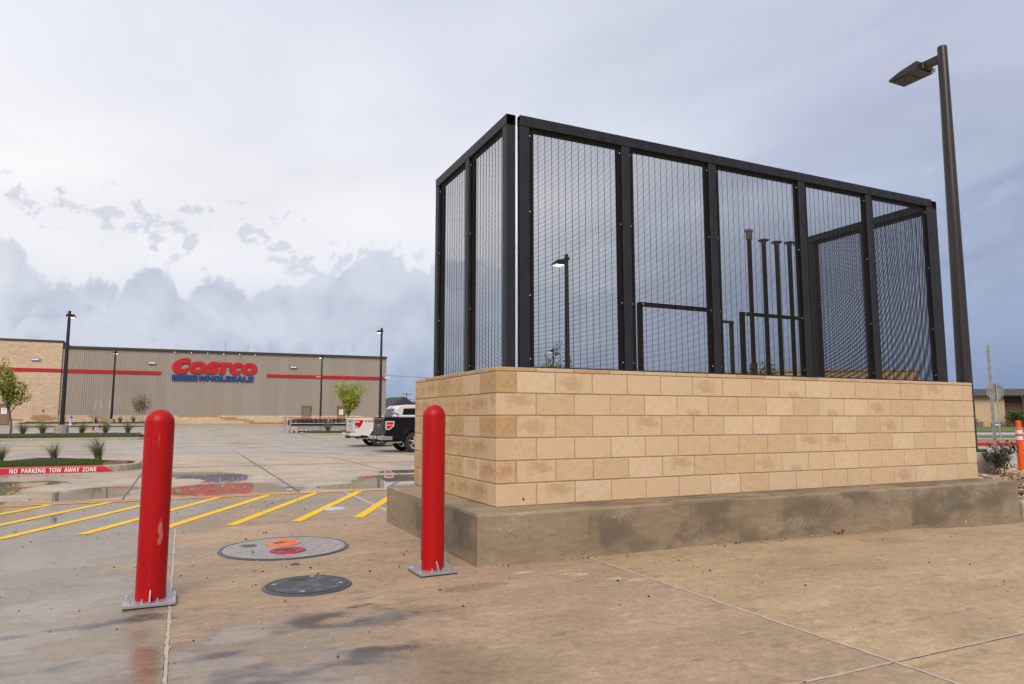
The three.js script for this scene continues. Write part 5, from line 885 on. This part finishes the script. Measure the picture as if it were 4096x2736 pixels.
// ------------------------------------------------------------------ right edge: rock bed, kerb, post, delineator, plant
{
  const k = struct('bed_kerb'); part('kerb_stone', kerbRing([[18, 0.37], [7.16, 0.37], [7.16, -3.6], [18, -3.6]], 0.15, 0.16), kerbMat, k);
  part('bed_soil', bed(7.3, 17.9, -3.45, 0.23, (x, z) => 0.11 + 0.07 * Math.sin(Math.min(1, Math.max(0, (0.2 - z) / 3.6)) * Math.PI) + fbm(x * 2, z * 2, 3, 1101) * 0.05, mulchMat), mat(0.1, 0.07, 0.045, 0.95), k);
  const r = rng(1111), geo = new THREE.IcosahedronGeometry(1, 2), p = geo.attributes.position; for (let i = 0; i < p.count; i++) { const q = 0.86 + 0.28 * noise(p.getX(i) * 1.4 + 5, p.getY(i) * 1.4 + p.getZ(i), 9); p.setXYZ(i, p.getX(i) * q, p.getY(i) * q, p.getZ(i) * q); } geo.computeVertexNormals();
  const N = 2600, rock = new THREE.InstancedMesh(geo, mat(1, 1, 1, 0.7), N), m = new THREE.Matrix4(), c = new THREE.Color(), tones = [[0.3, 0.2, 0.12], [0.42, 0.3, 0.19], [0.22, 0.14, 0.085], [0.5, 0.38, 0.26], [0.3, 0.25, 0.21], [0.16, 0.1, 0.065], [0.36, 0.22, 0.11]];
  for (let i = 0; i < N; i++) { const x = lerp(7.32, 14.5, Math.pow(r(), 0.9)), z = lerp(-3.4, 0.2, r()), s = 0.028 + r() * 0.036, y = 0.12 + 0.085 * Math.sin(Math.min(1, Math.max(0, (0.2 - z) / 3.6)) * Math.PI) + r() * 0.05; m.compose(V(x, y + s * 0.3, z), new THREE.Quaternion().setFromEuler(new THREE.Euler((r() - 0.5) * 0.8, r() * 6.28, (r() - 0.5) * 0.8)), V(s * (1 + r() * 0.5), s * (0.5 + r() * 0.25), s)); rock.setMatrixAt(i, m); const q = 0.8 + r() * 0.4; rock.setColorAt(i, c.setRGB(...tones[Math.floor(r() * tones.length)].map((v) => v * q))); }
  rock.name = 'river_rock'; rock.userData = { kind: 'stuff', label: 'brown river rock filling the bed at the end of the plinth', category: 'gravel' }; scene.add(shadows(rock));
}
{ // perforated square post
  const t = thing('perforated_post', 'tall bare perforated square steel post behind the lamp base', 'post', [12.52, 0, -3.02], 0.55), w = 0.03, m = new THREE.MeshStandardMaterial({ map: paint(64, 256, (x, y) => grey(0.34 + (fbm(x / 8, y / 20, 3, 1121) - 0.5) * 0.2)), roughness: 0.5, metalness: 0.5 });
  part('tube', box(-w, w, 0, 2.72, -w, w, 0.004), m, t); const holes = [], hole = mat(0.012, 0.012, 0.012, 0.8); for (let y = 0.6; y < 2.7; y += 0.0254) { holes.push(new THREE.CircleGeometry(0.0058, 8).translate(0, y, w + 0.0008), new THREE.CircleGeometry(0.0058, 8).rotateY(-Math.PI / 2).translate(-w - 0.0008, y, 0), new THREE.CircleGeometry(0.0058, 8).rotateY(Math.PI / 2).translate(w + 0.0008, y, 0)); } part('punched_holes', holes, hole, t).userData.kind = 'stuff';
}
{ // orange delineator
  const t = thing('delineator', 'orange delineator post with two white bands', 'delineator', [11.3, 0.15, -1.88]), og = mat(0.78, 0.105, 0.01, 0.5), wb = mat(0.78, 0.76, 0.79, 0.4);
  part('tube', lathe([[0.06, 0], [0.058, 0.05], [0.055, 0.64], [0.062, 0.65], [0.062, 0.665], [0.055, 0.672]], 28), og, t); part('white_band', lathe([[0.0555, 0.672], [0.0555, 0.735]], 28), wb, t); part('ribbed_ring', lathe([[0.056, 0.735], [0.063, 0.742], [0.058, 0.755], [0.064, 0.768], [0.056, 0.782]], 28), og, t); part('white_band', lathe([[0.0555, 0.782], [0.0555, 0.848]], 28), wb, t);
  part('shoulder', lathe([[0.056, 0.848], [0.062, 0.856], [0.062, 0.876], [0.035, 0.9], [0.026, 0.906]], 28), og, t); const hd = new THREE.Shape(); hd.absarc(0, 0.985, 0.03, -0.2, Math.PI + 0.2, false); hd.lineTo(-0.034, 0.905); hd.lineTo(0.034, 0.905); const ho = new THREE.Path(); ho.absellipse(0.002, 0.975, 0.008, 0.02, 0, 6.2832, true); hd.holes.push(ho); part('handle', extrude(hd, 0.04, 0.006).translate(0, 0, -0.02).rotateY(-0.4), og, t);
}
{ // staked sapling shrub
  const t = tree('staked_shrub', 'small straggly shrub tied to a wooden stake beside the plinth', [9.8, 0.17, -1.41], { seed: 1131, stems: 4, trunk: 0.26, rad: 0.011, limbs: 4, limbRatio: 0.8, spread: 0.9, leaves: 900, leaf: 0.03, slim: 0.55, fuzz: 0.13, colour: [0.03, 0.055, 0.014], colour2: [0.05, 0.035, 0.015], bark: mat(0.13, 0.075, 0.045, 0.9) });
  part('stake', rod(V(-0.02, 0, 0.02), V(-0.06, 0.92, 0.02), 0.011, 0.009, 6), mat(0.36, 0.25, 0.15, 0.85), t);
  for (const y of [0.12, 0.3, 0.45]) part('green_tie', new THREE.TorusGeometry(0.035, 0.009, 6, 14).rotateX(Math.PI / 2).translate(-0.02, y, 0.02), mat(0.01, 0.2, 0.13, 0.5), t);
}
single('drink_can', 'blue and green can lying on the concrete lamp base', 'can', merge([rod(V(10.08, 0.652, -1.9), V(10.22, 0.652, -1.85), 0.03, 0.03, 14)]), mat(0.05, 0.16, 0.12, 0.35, { metalness: 0.3 }));

// ------------------------------------------------------------------ across the road on the right
{
  const k = struct('verge_kerb'), dir = 0.44, rot = (pts) => pts.map(([u, v]) => [29.0 + u * Math.cos(dir) + v * Math.sin(dir), -12.95 + u * Math.sin(dir) - v * Math.cos(dir)]);
  const L = -14, Rr = 1.45;
  part('kerb_stone', kerbRing(rot([[26, 0], [26, 4.4], [L, 4.4], [L, 0]].reverse()), 0.3, 0.16), kerbMat, k);
  const strip = (u0, u1, v0, v1, y) => { const g = new THREE.PlaneGeometry(u1 - u0, v1 - v0, 1, 1).rotateX(-Math.PI / 2).translate((u0 + u1) / 2, y, -(v0 + v1) / 2).rotateY(-dir).translate(29.0, 0, -12.95); const u = g.attributes.uv; for (let i = 0; i < 4; i++) u.setXY(i, u.getX(i) * (u1 - u0), u.getY(i) * (v1 - v0)); return g; };
  part('red_paint', box(L, Rr, 0.004, 0.164, -0.3, 0.006, 0.02).rotateY(-dir).translate(29.0, 0, -12.95), redKerb, k);
  part('gravel_strip', strip(L, 26, 0.3, 3.6, 0.15), new THREE.MeshStandardMaterial({ map: paint(256, 256, (x, y) => { const q = 0.5 + fbm(x / 3.5, y / 3.5, 3, 1201); return [0.3 * q, 0.21 * q, 0.14 * q]; }), roughness: 0.95 }), k);
  part('grass_edge', strip(L, 26, 3.6, 4.5, 0.158), turfMat, k);
  const lawn = new THREE.MeshStandardMaterial({ map: paint(256, 256, (x, y) => { const q = 0.6 + fbm(x / 18, y / 18, 4, 1211) * 0.8; return mix3([0.1 * q, 0.15 * q, 0.025 * q], [0.2, 0.19, 0.07], ss(0.5, 0.7, fbm(x / 30 + 4, y / 12, 4, 1215)) * 0.6); }), roughness: 0.95 });
  const v = struct('verge'); part('footpath_kerb', box(-16, 60, 0.0, 0.2, -5.6, -4.8, 0.02).rotateY(-dir).translate(29, 0, -12.95), kerbMat, v); part('lawn_strip', strip(-16, 60, 5.6, 12, 0.205), lawn, v); part('footpath', strip(-20, 70, 12, 20, 0.2), mat(0.4, 0.38, 0.36, 0.85), v); part('lawn_strip', strip(-26, 80, 20, 50, 0.24), lawn, v);
}
{
  const t = thing('stop_sign', 'back of an octagonal road sign on a grey post', 'road sign', [34.9, 0.14, -15.75], -0.55), s = shapeOf([...Array(8)].map((_, i) => [Math.cos((i + 0.5) * Math.PI / 4) * 0.445, Math.sin((i + 0.5) * Math.PI / 4) * 0.445]));
  part('plate', extrude(s, 0.006, 0.001).translate(-0.06, 2.42, -0.05), new THREE.MeshStandardMaterial({ map: paint(128, 128, (x, y) => grey(0.26 + (fbm(x / 20, y / 30, 4, 1221) - 0.5) * 0.2)), roughness: 0.5, metalness: 0.5 }), t); part('post', cyl(0.032, 2.84, 10), galv, t); part('clamp', [box(-0.05, 0.05, 2.5, 2.55, -0.045, 0.03, 0.005), box(-0.05, 0.05, 2.25, 2.3, -0.045, 0.03, 0.005)], galv, t);
}
{ // low tan office with a grey fascia and a brown slatted bay
  const t = thing('office_building', 'low tan building with a grey fascia and brown slatted bay', 'building', [79.95, 0.2, -44.55], -0.54), tanw = mat(0.56, 0.41, 0.26, 0.9), fas = mat(0.115, 0.105, 0.1, 0.6), Rr = 7.7;
  part('wall', box(-34, 3.75, -0.4, 3.7, -14, -0.6, 0.02), tanw, t); part('wall_base', box(-34, 3.78, -0.4, 0.75, -0.6, -0.55, 0.01), mat(0.5, 0.36, 0.23, 0.9), t);
  for (let k = 0; k < 13; k++) part('fascia_panel', box(Rr - 0.7 - (k + 1) * 2.05 - 0.95, Rr - 0.7 - k * 2.05 - 0.97, 3.62, 4.38, -1.2, 0.25, 0.012), fas, t); part('fascia_panel', box(Rr - 1.66, Rr - 0.8, 3.62, 4.38, -1.2, 0.25, 0.012), fas, t); part('fascia_end', box(Rr - 0.79, Rr - 0.2, 3.62, 4.38, -13, 0.0, 0.012), fas, t);
  const recess = part('slat_bay', box(3.76, 6.3, -0.4, 3.6, -3, -1.4, 0.01), mat(0.06, 0.035, 0.022, 0.8), t); const slat = cbox(2.5, 0.155, 0.05, 0.01), br = [mat(0.15, 0.078, 0.042, 0.7), mat(0.175, 0.092, 0.05, 0.7), mat(0.13, 0.068, 0.037, 0.7)]; for (let i = 0; i < 22; i++) part('slat', slat, br[(i * 7) % 3], recess).position.set(5.02, 0.1 + i * 0.162, -1.37);
  part('pier', box(3.45, 4.0, -0.4, 3.61, -2.5, -0.58, 0.02), mat(0.5, 0.37, 0.24, 0.9), t); part('grey_pier', box(6.3, 7.6, -0.4, 3.61, -3, -0.9, 0.02), mat(0.42, 0.42, 0.43, 0.8), t);
  [[4.0, 'bushy shrub left of the slatted bay', 1.5], [5.6, 'dense shrub in front of the slatted bay', 1.35], [7.0, 'shrub behind the orange delineator', 1.45]].forEach(([u, l, s], k) => { const p = V(u, 0, 1.2).applyAxisAngle(V(0, 1, 0), -0.54).add(V(79.95, 0.2, -44.55)); tree('office_shrub', l, p.toArray(), { seed: 1301 + k, stems: 4, trunk: 0.5, rad: 0.03, limbs: 5, limbRatio: 0.8, spread: 0.9, leaves: 1500, leaf: 0.09, fuzz: 0.5, colour: [0.07, 0.115, 0.03], colour2: [0.05, 0.085, 0.02], group: 'shrubs before the office', scale: s }); });
  { const p = V(-0.9, 0, 1.0).applyAxisAngle(V(0, 1, 0), -0.54).add(V(79.95, 0.2, -44.55)), b = thing('stone_planter', 'low stone planter with a thin bench frame by the tan wall', 'planter', p.toArray(), -0.54), st = mat(0.2, 0.155, 0.125, 0.9); for (let i = 0; i < 4; i++) part('stone', box(-1.4 + i * 0.7, -0.72 + i * 0.7, 0, 0.62 + (i % 2) * 0.03, -0.4, 0.4, 0.05), st, b); part('bench_frame', [box(-0.2, 1.1, 0.82, 0.88, -0.1, 0.1, 0.01), box(0.0, 0.05, 0.62, 0.82, -0.05, 0.05, 0.01), box(0.85, 0.9, 0.62, 0.82, -0.05, 0.05, 0.01)], darkTrim, b); }
  [[0.7, 'small blue and white yard sign left of the road sign post'], [5.0, 'small blue and white yard sign right of the road sign post']].forEach(([u, l]) => { const p = V(u * 0.85 - 0.2, 0, 4).applyAxisAngle(V(0, 1, 0), -0.54).add(V(79.95, 0.22, -44.55)), s = thing('yard_sign', l, 'sign', p.toArray(), -0.54, 'yard signs on the lawn'); part('board', box(-0.55, 0.55, 0.05, 0.5, -0.03, 0.03, 0.02), mat(0.02, 0.06, 0.22, 0.5), s); part('white_print', box(-0.42, 0.42, 0.15, 0.38, 0.031, 0.036, 0.002), mat(0.6, 0.64, 0.75, 0.5), s); });
}
renderer.render(scene, camera);
